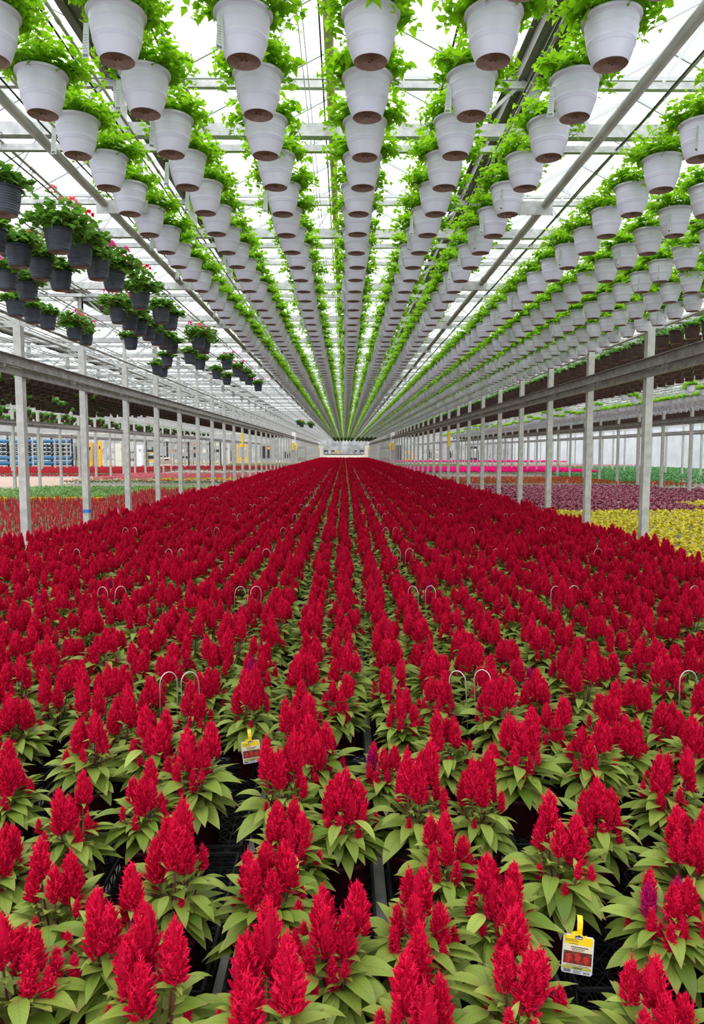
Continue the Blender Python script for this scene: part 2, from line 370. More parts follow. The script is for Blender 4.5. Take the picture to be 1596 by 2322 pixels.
# roof glass, glazing bars, ridge
GZ, RZ = 3.36, 4.3
gables = []
for a, b in zip(LINES[:-1], LINES[1:]):
    for k in range(3): gables.append((a + (b - a) * k / 3, a + (b - a) * (k + 1) / 3))
mb = MB(); mbb = MB(); mbr = MB()
for a, b in gables:
    c = (a + b) / 2
    mb.add([(a, Y0, GZ), (c, Y0, RZ), (c, Y1, RZ), (a, Y1, GZ)], [(0, 1, 2, 3)], 'glass'); mb.add([(c, Y0, RZ), (b, Y0, GZ), (b, Y1, GZ), (c, Y1, RZ)], [(0, 1, 2, 3)], 'glass')
    mbr.box((c, (Y0 + Y1) / 2, RZ - .03), (.06, Y1 - Y0, .07), 'alu')
    y = Y0
    while y < Y1:
        mbb.bar((a, y, GZ - .02), (c, y, RZ - .03), .022, 'alu', .045); mbb.bar((b, y, GZ - .02), (c, y, RZ - .03), .022, 'alu', .045); y += 1.0
roof = struct(mb, 'ceiling'); mbb.obj('glazing_bars', roof); mbr.obj('ridge_beams', roof)
GUT = [a for a, b in gables[1:]] + [gables[-1][1]]
def gutter(x, first=[None]):
    if first[0] is None:
        m = MB(); L_ = Y1 - Y0; ym = (Y0 + Y1) / 2
        m.box((0, ym, 3.27), (.26, L_, .012), 'gutter')
        for sx_ in (-1, 1):
            m.box((sx_ * .13, ym, 3.33), (.012, L_, .13), 'gutter'); m.box((sx_ * .155, ym, 3.39), (.06, L_, .012), 'gutter')
            m.box((sx_ * .06, ym, 3.255), (.012, L_, .03), 'gutter')
        first[0] = m.obj('roof_gutter'); o = first[0]; o.location.x = x
    else:
        o = first[0].copy(); COL.objects.link(o); o.location = (x, 0, 0)
    return o
# ---- galvanised posts
PH_TOP = 2.15
def make_post():
    r = empty('steel_post')
    m = MB(); m.box((0, 0, (FLOOR + PH_TOP) / 2), (.125, .15, PH_TOP - FLOOR), 'steel_post'); m.box((0, 0, FLOOR + .02), (.2, .2, .03), 'steel_post')
    for z in (-1.2, .3, 1.2): m.box((.064, 0, z), (.004, .012, .012), 'darkwire')
    m.obj('shaft', r)
    m = MB(); m.box((0, 0, 2.72), (.07, .07, 1.16), 'steel_post'); m.obj('upper_post', r)
    m = MB(); m.box((0, -.02, 2.18), (.62, .012, .11), 'steel'); m.obj('pipe_bracket', r)
    m = MB(); m.box((0, .14, 1.33), (.10, .34, .13), 'steel_rail'); m.obj('rail_bracket', r)
    return r
pp = Protos([make_post()])
def line_name(i):
    return {5: 'left', 6: 'right', 4: 'second left', 7: 'second right', 3: 'third left', 8: 'third right', 2: 'fourth left', 9: 'right wall', 1: 'fifth left', 0: 'left wall'}[i]
n_post = 0
for li, x in ((5, X_L), (6, X_R), (4, -16.8), (7, 16.3), (3, -28.0), (8, 27.3), (2, -39.2), (9, 38.2)):
    cnt = 0
    for k in range(-3, 52):
        y = Y_POST0 + S * k
        vis = inview(x, y, .5)
        if not vis and not (li in (5, 6)): continue
        if (li not in (5, 6)) and n_post > 296: break
        o = pp.place(0, (x, y, 0)); n_post += 1
        if vis: cnt += 1
        lab = ('galvanised steel post, %s from the front in the %s line of posts' % (ordn(cnt), line_name(li))) if vis else 'galvanised steel post beside the camera in the %s line of posts' % line_name(li)
        if li == 5 and k == 1: lab = 'galvanised steel post with a blue band near its foot, in the left line'
        tag(o, lab, 'post', 'steel posts carrying the roof')
        if li == 5 and k == 1:
            m = MB(); m.box((0, 0, -1.30), (.134, .159, .07), 'bluetape'); q = m.obj('blue_band', o); q['label'] = 'blue tape band'
        if (li, k) in ((5, 9), (6, 8), (4, 3), (7, 4), (3, 6), (8, 5), (5, 24), (6, 24)):
            m = MB(); m.box((0, -.079, .62), (.12, .006, .75), 'yellow'); q = m.obj('row_sign', o); q['label'] = 'yellow row sign strip'
            for zz in range(7): m2 = None
for x in LINES[1:5] + LINES[5:9]: tag(gutter(x), None, None)
gut_all = sorted(set(round(g, 3) for g in GUT))
GREY = []
for o in [q for q in COL.objects if q.name.startswith('roof_gutter')]: bpy.data.objects.remove(o)
gutter.__defaults__[0][0] = None
for gx in gut_all:
    if gx < -50 or gx > 38: continue
    o = gutter(gx)
    i = gut_all.index(gx); near = min((abs(gx + 1.97), 'wide grey gutter under the roof glass, just left of the overhead baskets'), (abs(gx - 1.67), 'wide grey gutter under the roof glass, right of the middle basket rows'))
    if near[0] < .1: lab = near[1]
    else:
        side = 'left' if gx < 0 else 'right'
        n_ = len([g for g in gut_all if (g < 0) == (gx < 0) and abs(g) <= abs(gx) + .01])
        lab = 'long grey roof gutter, %s one from the middle on the %s' % (ordn(n_), side)
    tag(o, lab, 'gutter', 'roof gutters')
# wall struts of the right curtain
# ---- roof frames
def frame_parts(xa, xb, name, label, y, proto=[{}]):
    key = (xa, xb)
    if key not in proto[0]:
        r = empty(name)
        L_ = xb - xa; c = (xa + xb) / 2
        m = MB(); m.box((c, 0, 2.83), (L_, .06, .11), 'steel'); m.box((c, .0, 2.772), (L_, .09, .008), 'steel'); m.obj('bottom_chord', r)
        m = MB(); m.box((c, 0, 3.215), (L_, .055, .06), 'steel'); m.obj('top_beam', r)
        m = MB(); m.box((c, -.02, 2.665), (L_, .05, .055), 'steel'); m.obj('tie_beam', r)
        m = MB(); m.box((c, .12, 3.34), (L_, .03, .035), 'alu'); m.obj('purlin', r)
        v = MB(); d = MB()
        for g in gut_all:
            if xa - .1 < g < xb + .1:
                v.box((g, 0, 3.0), (.10, .06, .5), 'steel'); v.box((g, -.045, 2.90), (.14, .012, .22), 'steel')
                for s_ in (-1, 1):
                    if xa < g + s_ * .6 < xb: d.bar((g + s_ * .5, 0, 2.88), (g + s_ * .08, 0, 3.26), .03, 'steel')
                    if xa < g + s_ * 1.8 < xb:
                        d.bar((g + s_ * 1.15, 0, 3.25), (g + s_ * 1.82, 0, 4.24), .022, 'alu')
        v.obj('web_posts', r)['kind'] = 'stuff'; d.obj('braces', r)['kind'] = 'stuff'
        proto[0][key] = Protos([r])
    o = proto[0][key].place(0, (0, y, 0))
    return tag(o, label, 'roof frame', None)
cnt = 0
for k in range(-2, 54):
    y = TR0 + S * k
    if k >= 0: cnt += 1
    lb = '%s from the front' % ordn(cnt) if k >= 0 else 'above the camera'
    frame_parts(X_L, X_R, 'roof_frame', 'galvanised roof frame of beams over the middle house, %s' % lb, y)['group'] = 'roof frames of the middle house'
    if y > 9: 
        frame_parts(-50.4, X_L, 'roof_frame', 'galvanised roof frame across the houses on the left, %s' % lb, y)['group'] = 'roof frames on the left'
        frame_parts(X_R, 38.4, 'roof_frame', 'galvanised roof frame across the houses on the right, %s' % lb, y)['group'] = 'roof frames on the right'
# ---- long side rails on the posts
def side_rail(x, s_, label):
    r = empty('side_rail'); ym = 82; L_ = 160
    m = MB(); xx = x + s_ * .10
    m.box((xx, ym, 1.50), (.012, L_, .17), 'steel_rail'); m.box((xx - s_ * -.03, ym, 1.585), (.07, L_, .012), 'steel_rail'); m.box((xx - s_ * -.03, ym, 1.415), (.07, L_, .014), 'steel_rail'); m.obj('upper_channel', r)
    m = MB(); m.box((xx - s_ * .02, ym, 1.34), (.012, L_, .13), 'steel_rail'); m.box((xx, ym, 1.275), (.06, L_, .012), 'steel_rail'); m.obj('lower_channel', r)
    m = MB(); y = Y_POST0 - 9.0
    while y < 160: m.box((xx + s_ * .02, y - .9, 1.395), (.08, .06, .10), 'steel_rail'); y += S
    m.obj('clips', r)['kind'] = 'stuff'
    tag(r, label, 'rail', 'long steel rails on the posts')
side_rail(X_L, 1, 'long grey steel rail fixed along the left line of posts')
side_rail(X_R, -1, 'long grey steel rail fixed along the right line of posts')
side_rail(-16.8, 1, 'grey steel rail along the second line of posts on the left')
side_rail(16.3, -1, 'grey steel rail along the second line of posts on the right')
side_rail(-28.0, 1, 'grey steel rail along the third line of posts on the left')
side_rail(27.3, -1, 'grey steel rail along the third line of posts on the right')
# ---- pipes along the house
def lpipe(name, x, z, r, matn, label, cat, y0=1.0, y1=160, seg=10, joints=True, group=None):
    m = MB(); m.tube([(x, y0, z), (x, y1, z)], r, matn, seg)
    if joints:
        y = y0 + 2.4
        while y < y1: m.tube([(x, y - .03, z), (x, y + .03, z)], r * 1.25, matn, seg); y += 6
    return tag(m.obj(name), label, cat, group)
for x, sd_ in ((-2.14, 'left'), (1.80, 'right')):
    lpipe('heating_pipe', x, 2.2, .036, 'pipe', 'thick grey heating pipe running back just %s of the middle basket rows' % sd_, 'pipe', group='heating pipes')
    s_ = 1 if x < 0 else -1
    for k in range(0, 50):
        y = TR0 + S * k; m = MB(); m.box((s_ * .16, 0, 2.17), (.46, .012, .115), 'steel'); m.box((s_ * .34, 0, 2.42), (.03, .012, .42), 'steel')
        if k == 0: pb = m.obj('pipe_hanger')
        o = pb if k == 0 else pb.copy()
        if k: COL.objects.link(o)
        o.location = (x, y, 0); tag(o, 'steel plate holding the %s heating pipe, %s from the front' % (sd_, ordn(k + 1)), 'bracket', 'plates holding the heating pipes')
for x, sd_ in ((X_L - .26, 'outside of the left posts'), (X_L + .26, 'inside of the left posts'), (X_R + .26, 'outside of the right posts'), (X_R - .26, 'inside of the right posts')):
    lpipe('post_top_pipe', x, 2.18, .026, 'pipe', 'grey pipe at the post tops, on the %s' % sd_, 'pipe', group='pipes at the post tops')
lpipe('centre_pipe', -.11, 2.93, .035, 'ypipe', 'yellowed pipe running back overhead, just left of the central basket row', 'pipe')
lpipe('overhead_cable', -.17, 2.94, .006, 'hose', 'thin black cable overhead beside the yellowed pipe', 'cable', joints=False)
for dx, t in ((-.29, 'right'), (-.325, 'left')): lpipe('screen_wire', dx, 3.0, .004, 'wire', 'thin steel wire left of the yellowed pipe, the %s one of a close pair' % t, 'wire', joints=False, seg=5)
m = MB()
for i in range(5): m.box((1.93 + .035 * i, 82, 3.14 + (i % 2) * .03), (.012, 162, .12), 'gutter')
tag(m.obj('folded_shade_screen'), 'dark folded shade screen hanging beside the gutter overhead on the right', 'shade screen')
# hanging rails with irrigation hose
ROWS_W = [-1.80, -1.18, -.525, .135, .765, 1.385, 2.455, 3.09, 3.75, 4.40, 5.00]
ROWS_G = [-3.0, -3.69, -4.38, -5.09]
def hang_rail(x, label, grp):
    m = MB(); m.tube([(x, .5, 2.70), (x, 158, 2.70)], .013, 'railpipe', 6)
    y = 1.1
    while y < 60: m.tube([(x, y - .02, 2.7), (x, y + .02, 2.7)], .018, 'railpipe', 6); y += 1.22
    r = m.obj('hanging_rail')
    m = MB(); pts = []; y = .5
    while y < 158: pts.append((x - .045, y, 2.665 - .012 * math.sin(y * 2.3))); y += .7
    m.tube(pts, .008, 'hose', 5); m.obj('drip_hose', r)['label'] = 'black drip hose'
    return tag(r, label, 'hanging rail', grp)
for i, x in enumerate(ROWS_W): hang_rail(x, 'thin steel rail above the %s row of white baskets from the left' % ordn(i + 1), 'rails over the white baskets')
for i, x in enumerate(ROWS_G + [-2.42]): hang_rail(x, 'thin steel rail on the left, %s one out from the white baskets' % ordn(i + 2 if i < 4 else 1), 'rails for the grey geranium pots')
for i in range(16):
    x = -6.3 - .62 * i
    hang_rail(x, 'thin steel rail in the house beyond the left posts, %s from the posts' % ordn(i + 1), 'rails in the left house')
for i in range(16):
    x = 6.2 + .62 * i
    hang_rail(x, 'thin steel rail in the house beyond the right posts, %s from the posts' % ordn(i + 1), 'rails in the right house')

# ================================================================ THE CELOSIA BED
TR_X = [-.15 + .62 * k for k in range(-8, 9)]          # tray centre lines
BED0, BED1 = 1.4, 158.0
m = MB(); m.box((-.15, (BED0 + BED1) / 2 - .3, FLOOR + .012), (10.7, BED1 - BED0, .02), 'cloth'); struct(m, 'floor_cloth')
# bench rails in the gaps between trays
for i in range(18):
    x = -.15 + .62 * (i - 8.5)
    m = MB(); m.box((0, 80, FLOOR + .05), (.035, 157, .05), 'steel_rail'); m.box((0, 80, FLOOR + .075), (.05, 157, .006), 'steel_rail')
    if i == 0: br = m.obj('bench_rail')
    o = br if i == 0 else br.copy()
    if i: COL.objects.link(o)
    o.location = (x, 0, 0)
    nm = 'in the centre gap between trays' if i == 9 else '%s gap %s of the centre one' % (ordn(abs(i - 9)), 'left' if i < 9 else 'right')
    tag(o, 'low grey metal rail on the floor, %s' % nm, 'rail', 'floor rails between the trays')
m = MB(); m.box((0, 0, FLOOR + .085), (10.5, .04, .03), 'alu'); cbar = m.obj('cross_bar')
for k in range(8):
    o = cbar if k == 0 else cbar.copy()
    if k: COL.objects.link(o)
    o.location = (-.15, 4.42 + 2.86 * k, 0); tag(o, 'pale metal cross bar under the red flowers, %s from the front' % ordn(k + 1), 'bar', 'cross bars under the trays')
# lattice trays
def make_tray():
    r = empty('plant_tray'); W_, D_ = .545, .86
    m = MB()
    for s_ in (-1, 1):
        m.box((s_ * W_ / 2, 0, .095), (.012, D_, .012), 'tray'); m.box((s_ * W_ / 2, 0, .012), (.012, D_, .012), 'tray')
        m.box((0, s_ * D_ / 2, .095), (W_, .012, .012), 'tray'); m.box((0, s_ * D_ / 2, .012), (W_, .012, .012), 'tray')
        n = 12
        for i in range(n):
            a = -D_ / 2 + D_ * i / n; b = a + D_ / n; m.bar((s_ * W_ / 2, a, .02), (s_ * W_ / 2, (a + b) / 2, .09), .005, 'tray'); m.bar((s_ * W_ / 2, (a + b) / 2, .09), (s_ * W_ / 2, b, .02), .005, 'tray')
        n = 8
        for i in range(n):
            a = -W_ / 2 + W_ * i / n; b = a + W_ / n; m.bar((a, s_ * D_ / 2, .02), ((a + b) / 2, s_ * D_ / 2, .09), .005, 'tray'); m.bar(((a + b) / 2, s_ * D_ / 2, .09), (b, s_ * D_ / 2, .02), .005, 'tray')
    m.obj('rim', r)
    m = MB(); nx, ny = 7, 11
    for i in range(nx + 1): m.box((-W_ / 2 + W_ * i / nx, 0, .03), (.004, D_, .006), 'tray')
    for j in range(ny + 1): m.box((0, -D_ / 2 + D_ * j / ny, .03), (W_, .004, .006), 'tray')
    for i in range(nx):
        for j in range(ny):
            a, b = -W_ / 2 + W_ * i / nx, -D_ / 2 + D_ * j / ny; c, d = a + W_ / nx, b + D_ / ny
            m.bar((a, b, .03), (c, d, .03), .004, 'tray'); m.bar((a, d, .03), (c, b, .03), .004, 'tray')
    m.obj('lattice_base', r)
    return r
tp = Protos([make_tray()])
for i, x in enumerate(TR_X):
    cnt = 0
    for j in range(9):
        y = 1.85 + .92 * j
        if not inview(x, y, -1.9, 120): continue
        cnt += 1
        o = tp.place(0, (x, y, FLOOR + .078))
        k = i - 8
        nm = 'just left of the centre rail' if k == 0 else ('just right of the centre rail' if k == 1 else ('%s row %s of the centre rail' % ((ordn(1 - k), 'left') if k < 0 else (ordn(k), 'right'))))
        tag(o, 'black lattice plant tray, %s from the front, %s' % (ordn(cnt), nm), 'tray', 'black lattice trays under the celosias')

PLX = .0
def plume(h, r, matn='red', dens=1.0):
    """a feathery celosia plume, base at the origin"""
    m = MB(); m.spindle((0, 0, 0), (R.uniform(-.08, .08), R.uniform(-.08, .08), 1), h * .95, r * .52, matn, .12, 7, .3)
    nl = int((20 + h * 560) * dens); ga = 2.39996; k1 = R.uniform(.5, .9); ph = R.uniform(0, 6)
    for i in range(nl):
        t = (i + .5) / nl; an = i * ga + R.uniform(-.4, .4); z = h * (.0 + .80 * t)
        rr = r * .62 * (math.sin(PI * min(1, (t * .80 + .2))) ** .6) * (1 + .22 * math.sin(an * 2 + ph) * (1 - t))
        p = (math.cos(an) * rr * R.uniform(.5, .95), math.sin(an) * rr * R.uniform(.5, .95), z)
        lean = 1.0 - .75 * t + R.uniform(-.3, .3); L_ = r * R.uniform(.35, .75) * (1.1 - .3 * t) + .005
        d = Vector((math.cos(an) * lean, math.sin(an) * lean, 1)).normalized(); rn = R.uniform(.15, .7)
        m.spindle(p, d, L_, L_ * .13 + .0012, matn, rn, 3, .3)
        for q in range(7):
            a2 = R.uniform(0, 2 * PI); u = R.uniform(.1, .95); b = Vector(p) + d * L_ * u
            d2 = (d * .6 + Vector((math.cos(a2), math.sin(a2), R.uniform(-.2, .8)))); m.spike(b, d2, R.uniform(.007, .017), .0014, matn, min(1, rn + R.uniform(-.15, .4)))
    for q in range(14):
        a2 = R.uniform(0, 2 * PI); m.spike((0, 0, h * R.uniform(.7, .98)), (math.cos(a2) * .5, math.sin(a2) * .5, 1), R.uniform(.012, .022), .002, matn, .6)
    return m
def make_celosia(seed, magenta=False, tall=1.0):
    """returns the parts of one plant: pot, foliage, stems, plumes; origin at the pot's foot"""
    R.seed(seed); parts = []
    m = MB(); m.lathe([(.095, 0), (.10, .01), (.122, .17), (.127, .175), (.130, .178), (.130, .197), (.124, .199), (.120, .19), (.118, .17)], 'maroon', 20, capb=True); parts.append(('pot', m))
    m = MB(); m.lathe([(.119, .172), (.06, .178), (.004, .18)], 'soil', 12); parts.append(('potting_soil', m))
    fol = MB(); st = MB(); plm = []
    n_st = R.randint(9, 12); stems = []; nm_ = R.randint(5, 6)
    for i in range(n_st):
        an = 2 * PI * i / n_st + R.uniform(-.35, .35); main = i < nm_
        if main: an = 2 * PI * i / nm_ + R.uniform(-.4, .4)
        rad = R.uniform(.04, .085) if main else R.uniform(.08, .14)
        top = (R.uniform(.34, .43) if main else R.uniform(.29, .37)) * tall
        p0 = (math.cos(an) * .012, math.sin(an) * .012, .175); p2 = (math.cos(an) * rad, math.sin(an) * rad, top); p1 = tuple((a * .45 + b * .55) for a, b in zip(p0, p2)); p1 = (p1[0] * 1.15, p1[1] * 1.15, p1[2])
        st.tube([p0, p1, p2], .0042, 'stem', 5, r2=.003); stems.append((p0, p1, p2, an, main))
        h = R.uniform(.12, .195) if main else R.uniform(.05, .115); r = h * R.uniform(.22, .30) if main else h * R.uniform(.17, .24)
        pm = plume(h * tall, r, 'magenta' if (magenta and i in (0, 2)) else 'red'); tr = MB(); tr.join(pm, (p2[0], p2[1], p2[2] - .015), 0); plm.append(tr)
    # tiny side plumes
    for i in range(R.randint(2, 4)):
        an = R.uniform(0, 2 * PI); rad = R.uniform(.07, .15); top = R.uniform(.27, .34)
        st.tube([(math.cos(an) * .02, math.sin(an) * .02, .22), (math.cos(an) * rad, math.sin(an) * rad, top)], .0025, 'stem', 4)
        pm = plume(R.uniform(.035, .06), .010, 'red', .7); tr = MB(); tr.join(pm, (math.cos(an) * rad, math.sin(an) * rad, top - .008)); plm.append(tr)
    # large outer leaves, then smaller inner and stem leaves
    for ring, (n, z0, z1, L0, L1, e0, e1, dr) in enumerate(((14, .19, .25, .165, .225, .05, .45, 1.1), (16, .23, .32, .14, .20, .25, .7, 1.05), (13, .27, .37, .09, .14, .45, 1.0, .8), (14, .22, .31, .12, .18, -.15, .35, .9), (8, .30, .38, .10, .16, .1, .6, 1.0))):
        for i in range(n):
            an = 2 * PI * (i + R.random() * .7) / n + ring * .4; L_ = R.uniform(L0, L1)
            rr = .012 + .02 * ring
            fol.leaf((math.cos(an) * rr, math.sin(an) * rr, R.uniform(z0, z1)), an + R.uniform(-.2, .2), R.uniform(e0, e1), L_, L_ * R.uniform(.34, .43), R.uniform(.7, 1.25) * dr, 'leaf_c', max(0, min(1, R.gauss(.5, .25))), 6, .16, 0, R.uniform(-.35, .35))
    for p0, p1, p2, an, main in stems:
        for q in range(6):
            t = R.uniform(.3, 1.0); b = Vector(p1).lerp(Vector(p2), t); a2 = R.uniform(0, 2 * PI); L_ = R.uniform(.045, .085)
            fol.leaf(b, a2, R.uniform(.2, .9), L_, L_ * .3, .8, 'leaf_c', R.uniform(.3, .9), 4, .15, 0, R.uniform(-.3, .3))
    parts.append(('foliage', fol)); parts.append(('stems', st))
    return parts, plm
CV = [make_celosia(11), make_celosia(23), make_celosia(37, tall=1.08), make_celosia(41, tall=.93), make_celosia(59), make_celosia(67, tall=1.04), make_celosia(71, magenta=True)]
joined_c = []; roots = []
for parts, plm in CV:
    r = empty('celosia_plant'); J = MB()
    build_parts(parts, r, J)
    for mm in plm: mm.obj('flower_plume', r); J.join(mm)
    roots.append(r); joined_c.append(J)
R.seed(5)
near = [(-0.75, 2.19), (-0.63, 2.54), (-1.18, 2.96), (-0.74, 3.40), (-0.04, 2.15), (-0.28, 2.45), (0.24, 2.26), (0.32, 3.05), (-0.01, 3.01), (0.39, 2.68), (1.12, 2.34), (0.83, 2.64), (0.9, 3.56), (1.54, 4.05), (1.53, 3.20),
        (-0.98, 2.02), (-0.55, 1.96), (0.5, 1.96), (0.86, 1.84), (1.32, 2.09), (-1.03, 2.42), (-1.36, 2.68), (-0.24, 2.80), (0.55, 2.40), (1.33, 2.62), (1.10, 2.98), (-1.62, 3.30), (-0.92, 3.15), (-0.3, 3.2), (0.60, 3.1), (0.2, 3.52), (-0.14, 3.55),
        (-0.26, 3.80), (-.58, 4.22), (-1.0, 3.69), (-1.33, 3.65), (1.28, 3.58), (1.9, 3.66), (1.2, 3.95), (0.55, 3.72), (-.2, 1.82), (.2, 1.86)]
holes = [(.86, 2.26), (-.60, 2.97), (.80, 2.36), (-.51, 3.6), (-.58, 3.92)]
pl = [(x, y) for x, y in near]
for tx in TR_X:
    for c in (0, 1):
        for j in range(int((BED1 - 1.5) / .46)):
            x = tx + (-.14 if c == 0 else .14) + R.uniform(-.03, .03); y = 1.45 + .46 * j + .23 * c + R.uniform(-.035, .035)
            if y > BED1: continue
            if y < 4.4 and abs(x) < 2.4:
                if min(math.hypot(x - a, y - b) for a, b in pl if b < 5) < .30: continue
                if min(math.hypot(x - a, y - b) for a, b in holes) < .25: continue
            pl.append((x, y))
pl.sort(key=lambda p: p[0] ** 2 + p[1] ** 2)
cols = {}
cp = Protos(roots); rest = []; n_ind = 0; chosen = []
for x, y in pl:
    if n_ind < 300 and inview(x, y, -1.6): chosen.append((x, y)); n_ind += 1
    else: rest.append((x, y))
MAG = [(1.12, 2.34), (-.01, 3.01), (0.39, 2.68), (.2, 3.52)]
for x, y in sorted(chosen, key=lambda p: p[1]):
    c = int(round((x + .15 - .31) / .31 + .5)); cols.setdefault(c, []).append((x, y))
    k = len(cols[c]); k0 = c
    side = 'left' if c < 1 else 'right'; nn = abs(c) + 1 if c < 1 else c
    v = 6 if (x, y) in MAG[:1] + MAG[3:] or (y > 4 and R.random() < .012) else R.randrange(6)
    rz = R.uniform(0, 2 * PI) if (x, y) not in MAG else 1.0
    o = cp.place(v, (x, y, FLOOR + .09), rz, R.uniform(.93, 1.1))
    tag(o, '%s celosia, %s from the front in the %s row %s of centre' % ('red and magenta' if v == 6 else 'red plumed', ordn(k), ordn(nn), side), 'potted flower', 'celosias standing in the near part of the bed')
for i, u in enumerate(cp.used):
    if not u:
        for c in list(roots[i].children_recursive): bpy.data.objects.remove(c)
        bpy.data.objects.remove(roots[i])
scatter('celosia_bed', joined_c[:6], [(x, y, FLOOR + .09 + .0, R.uniform(0, 6.28), R.uniform(.93, 1.12), R.randrange(6)) for x, y in rest],
        'mass of red plumed celosias filling the bed back to the far end', 'flowers')

# wire hoops
def make_hoop():
    m = MB(); pts = [(-.055, 0, 0), (-.055, 0, .50)]
    for i in range(1, 8): a = PI - PI * i / 8; pts.append((.055 * math.cos(a), 0, .50 + .075 * math.sin(a)))
    pts += [(.055, 0, .50), (.055, 0, 0)]; m.tube(pts, .004, 'wire', 6); return m.obj('wire_hoop')
hp = None; k = 0
for j in range(20):
    for ci, x in enumerate((-4.0, -2.5, -1.12, .74, 2.2, 3.62)):
        for s_ in (0, 1):
            y = 4.42 + 2.86 * j + s_ * .02; X = x + s_ * .165 + (R.uniform(-.02, .02) if j else 0)
            if not inview(X, y, -1.4): continue
            if hp is None: hp = make_hoop(); o = hp
            else: o = hp.copy(); COL.objects.link(o)
            o.location = (X, y, FLOOR + .085); o.rotation_euler = (0, R.uniform(-.06, .06), R.uniform(-.5, .5))
            tag(o, 'arched wire hoop, %s one of the pair, %s row back, %s column from left' % (('left', 'right')[s_], ordn(j + 1), ordn(ci + 1)), 'wire hoop', 'pairs of wire hoops above the red flowers')

# price tags
def text_mb(txt, size, matn, loc, align='CENTER', bold=0):
    c = bpy.data.curves.new('t', 'FONT'); c.body = txt; c.size = size; c.align_x = align; c.offset = bold; c.extrude = .0002
    o = bpy.data.objects.new('t', c); COL.objects.link(o); bpy.context.view_layer.update()
    me = bpy.data.meshes.new_from_object(o.evaluated_get(bpy.context.evaluated_depsgraph_get())); m = MB()
    m.add([(v.co.x + loc[0], loc[1] - .0004 - v.co.z, v.co.y + loc[2]) for v in me.vertices], [tuple(p.vertices) for p in me.polygons], matn)
    bpy.data.objects.remove(o); bpy.data.curves.remove(c); bpy.data.meshes.remove(me); return m
def plate(m, pts, y, matn, t=.0012):
    """an upright polygon in the xz plane, bent a little, facing -y"""
    n = len(pts); vs = [(a, y, b) for a, b in pts] + [(a, y + t, b) for a, b in pts]
    m.add(vs, [tuple(range(n)), tuple(range(2 * n - 1, n - 1, -1))] + [(i, (i + 1) % n, n + (i + 1) % n, n + i) for i in range(n)], matn)
def price_tag(loc, rz, tilt, label, mirror=1):
    r = empty('price_tag', loc); W_, H_ = .104, .125
    def rr(x0, z0, x1, z1, q=.006):
        return [(x0 + q, z0), (x1 - q, z0), (x1, z0 + q), (x1, z1 - q), (x1 - q, z1), (x0 + q, z1), (x0, z1 - q), (x0, z0 + q)]
    m = MB(); plate(m, rr(-W_ / 2, -.062, W_ / 2, .062), 0, 'cardwhite'); card = m.obj('card', r)
    m = MB(); x0, x1 = -.047, .047
    plate(m, [(x0, .028), (x1, .028), (x1, .058), (.025, .058), (.025, .066), (.014, .060), (.008, .072), (-.016, .074), (-.026, .068), (-.026, .058), (x0, .058)], -.0012, 'cardyellow')
    m.obj('yellow_header', card)
    m = MB(); pts = []; 
    m.add([(a, b, c) for b, c in ((-.0008, .064), (-.004, .085), (-.002, .105), (.012, .122), (.03, .118)) for a in (-.009 + .0, .010)], [(i * 2, i * 2 + 1, i * 2 + 3, i * 2 + 2) for i in range(4)], 'cardyellow'); m.obj('yellow_loop', r)
    m = MB(); plate(m, [(x0, .008), (x1, .008), (x1, .031), (x0, .031)], -.0014, 'cardcream'); m.obj('cream_band', card)
    m = MB(); plate(m, [(x0, -.032), (x1, -.032), (x1, .009), (x0, .009)], -.0016, 'photo')
    for cx, cz, q in ((-.03, -.013, .012), (.0, -.010, .013), (.028, -.014, .012)):
        plate(m, [(cx + q * math.cos(a) * (.8 + .25 * math.cos(5 * a)), cz + q * 1.2 * math.sin(a)) for a in [2 * PI * i / 16 for i in range(16)]], -.0022, 'photor', .0004)
    for cx, cz in ((-.043, .004), (.042, .0), (-.014, .004), (.014, -.028)):
        plate(m, [(cx - .004, cz - .004), (cx + .004, cz - .003), (cx + .003, cz + .004), (cx - .003, cz + .004)], -.0021, 'photog', .0004)
    m.obj('flower_picture', card)
    m = MB(); plate(m, [(x0, -.0385), (x1, -.0385), (x1, -.031), (x0, -.031)], -.0017, 'cardcream'); plate(m, [(x0, -.0465), (x1, -.0465), (x1, -.0385), (x0, -.0385)], -.0018, 'cardgreen'); m.obj('green_band', card)
    m = MB(); plate(m, [(-.013, .050), (.013, .050), (.013, .0585), (.006, .060), (.0, .0635), (-.006, .060), (-.013, .0585)], -.0026, 'navy'); m.join(text_mb("LOWE'S", .0068, 'white', (0, -.0042, .0518), bold=.0001)); m.obj('shop_logo', card)
    m = MB()
    for z, a, b in ((.0465, -.044, -.006), (.0415, -.044, .0), (.034, -.030, -.002)): 
        x = a
        while x < b: q = R.uniform(.003, .007); m.box((x + q / 2, -.0028, z), (q, .0006, .0016), 'ink'); x += q + .0016
    for z, a, b, h in ((.024, -.024, .026, .0028), (.0185, -.022, .020, .0018), (.0135, -.020, .016, .0016), (-.0348, -.036, .040, .0018), (-.0405, -.014, .018, .0018), (-.044, -.012, .012, .0014), (-.0505, -.012, .012, .001), (-.0535, -.012, .008, .001), (-.0565, -.012, .01, .001)):
        x = a
        while x < b: q = R.uniform(.003, .008); m.box((x + q / 2, -.0028, z), (q, .0006, h), 'ink'); x += q + .0014
    x = -.043
    while x < -.021: q = R.choice((.0006, .0012, .0018)); m.box((x, -.0012, -.0535), (q, .0006, .009), 'ink'); x += q + .001
    m.join(text_mb('$29.98', .0075, 'ink', (.032, -.0012, -.0575), bold=.0002)); m.obj('printing', card)
    r.rotation_euler = (tilt, R.uniform(-.02, .02) + .08 * mirror, rz)
    return tag(r, label, 'price tag', 'hanging price tags on the celosia pots')
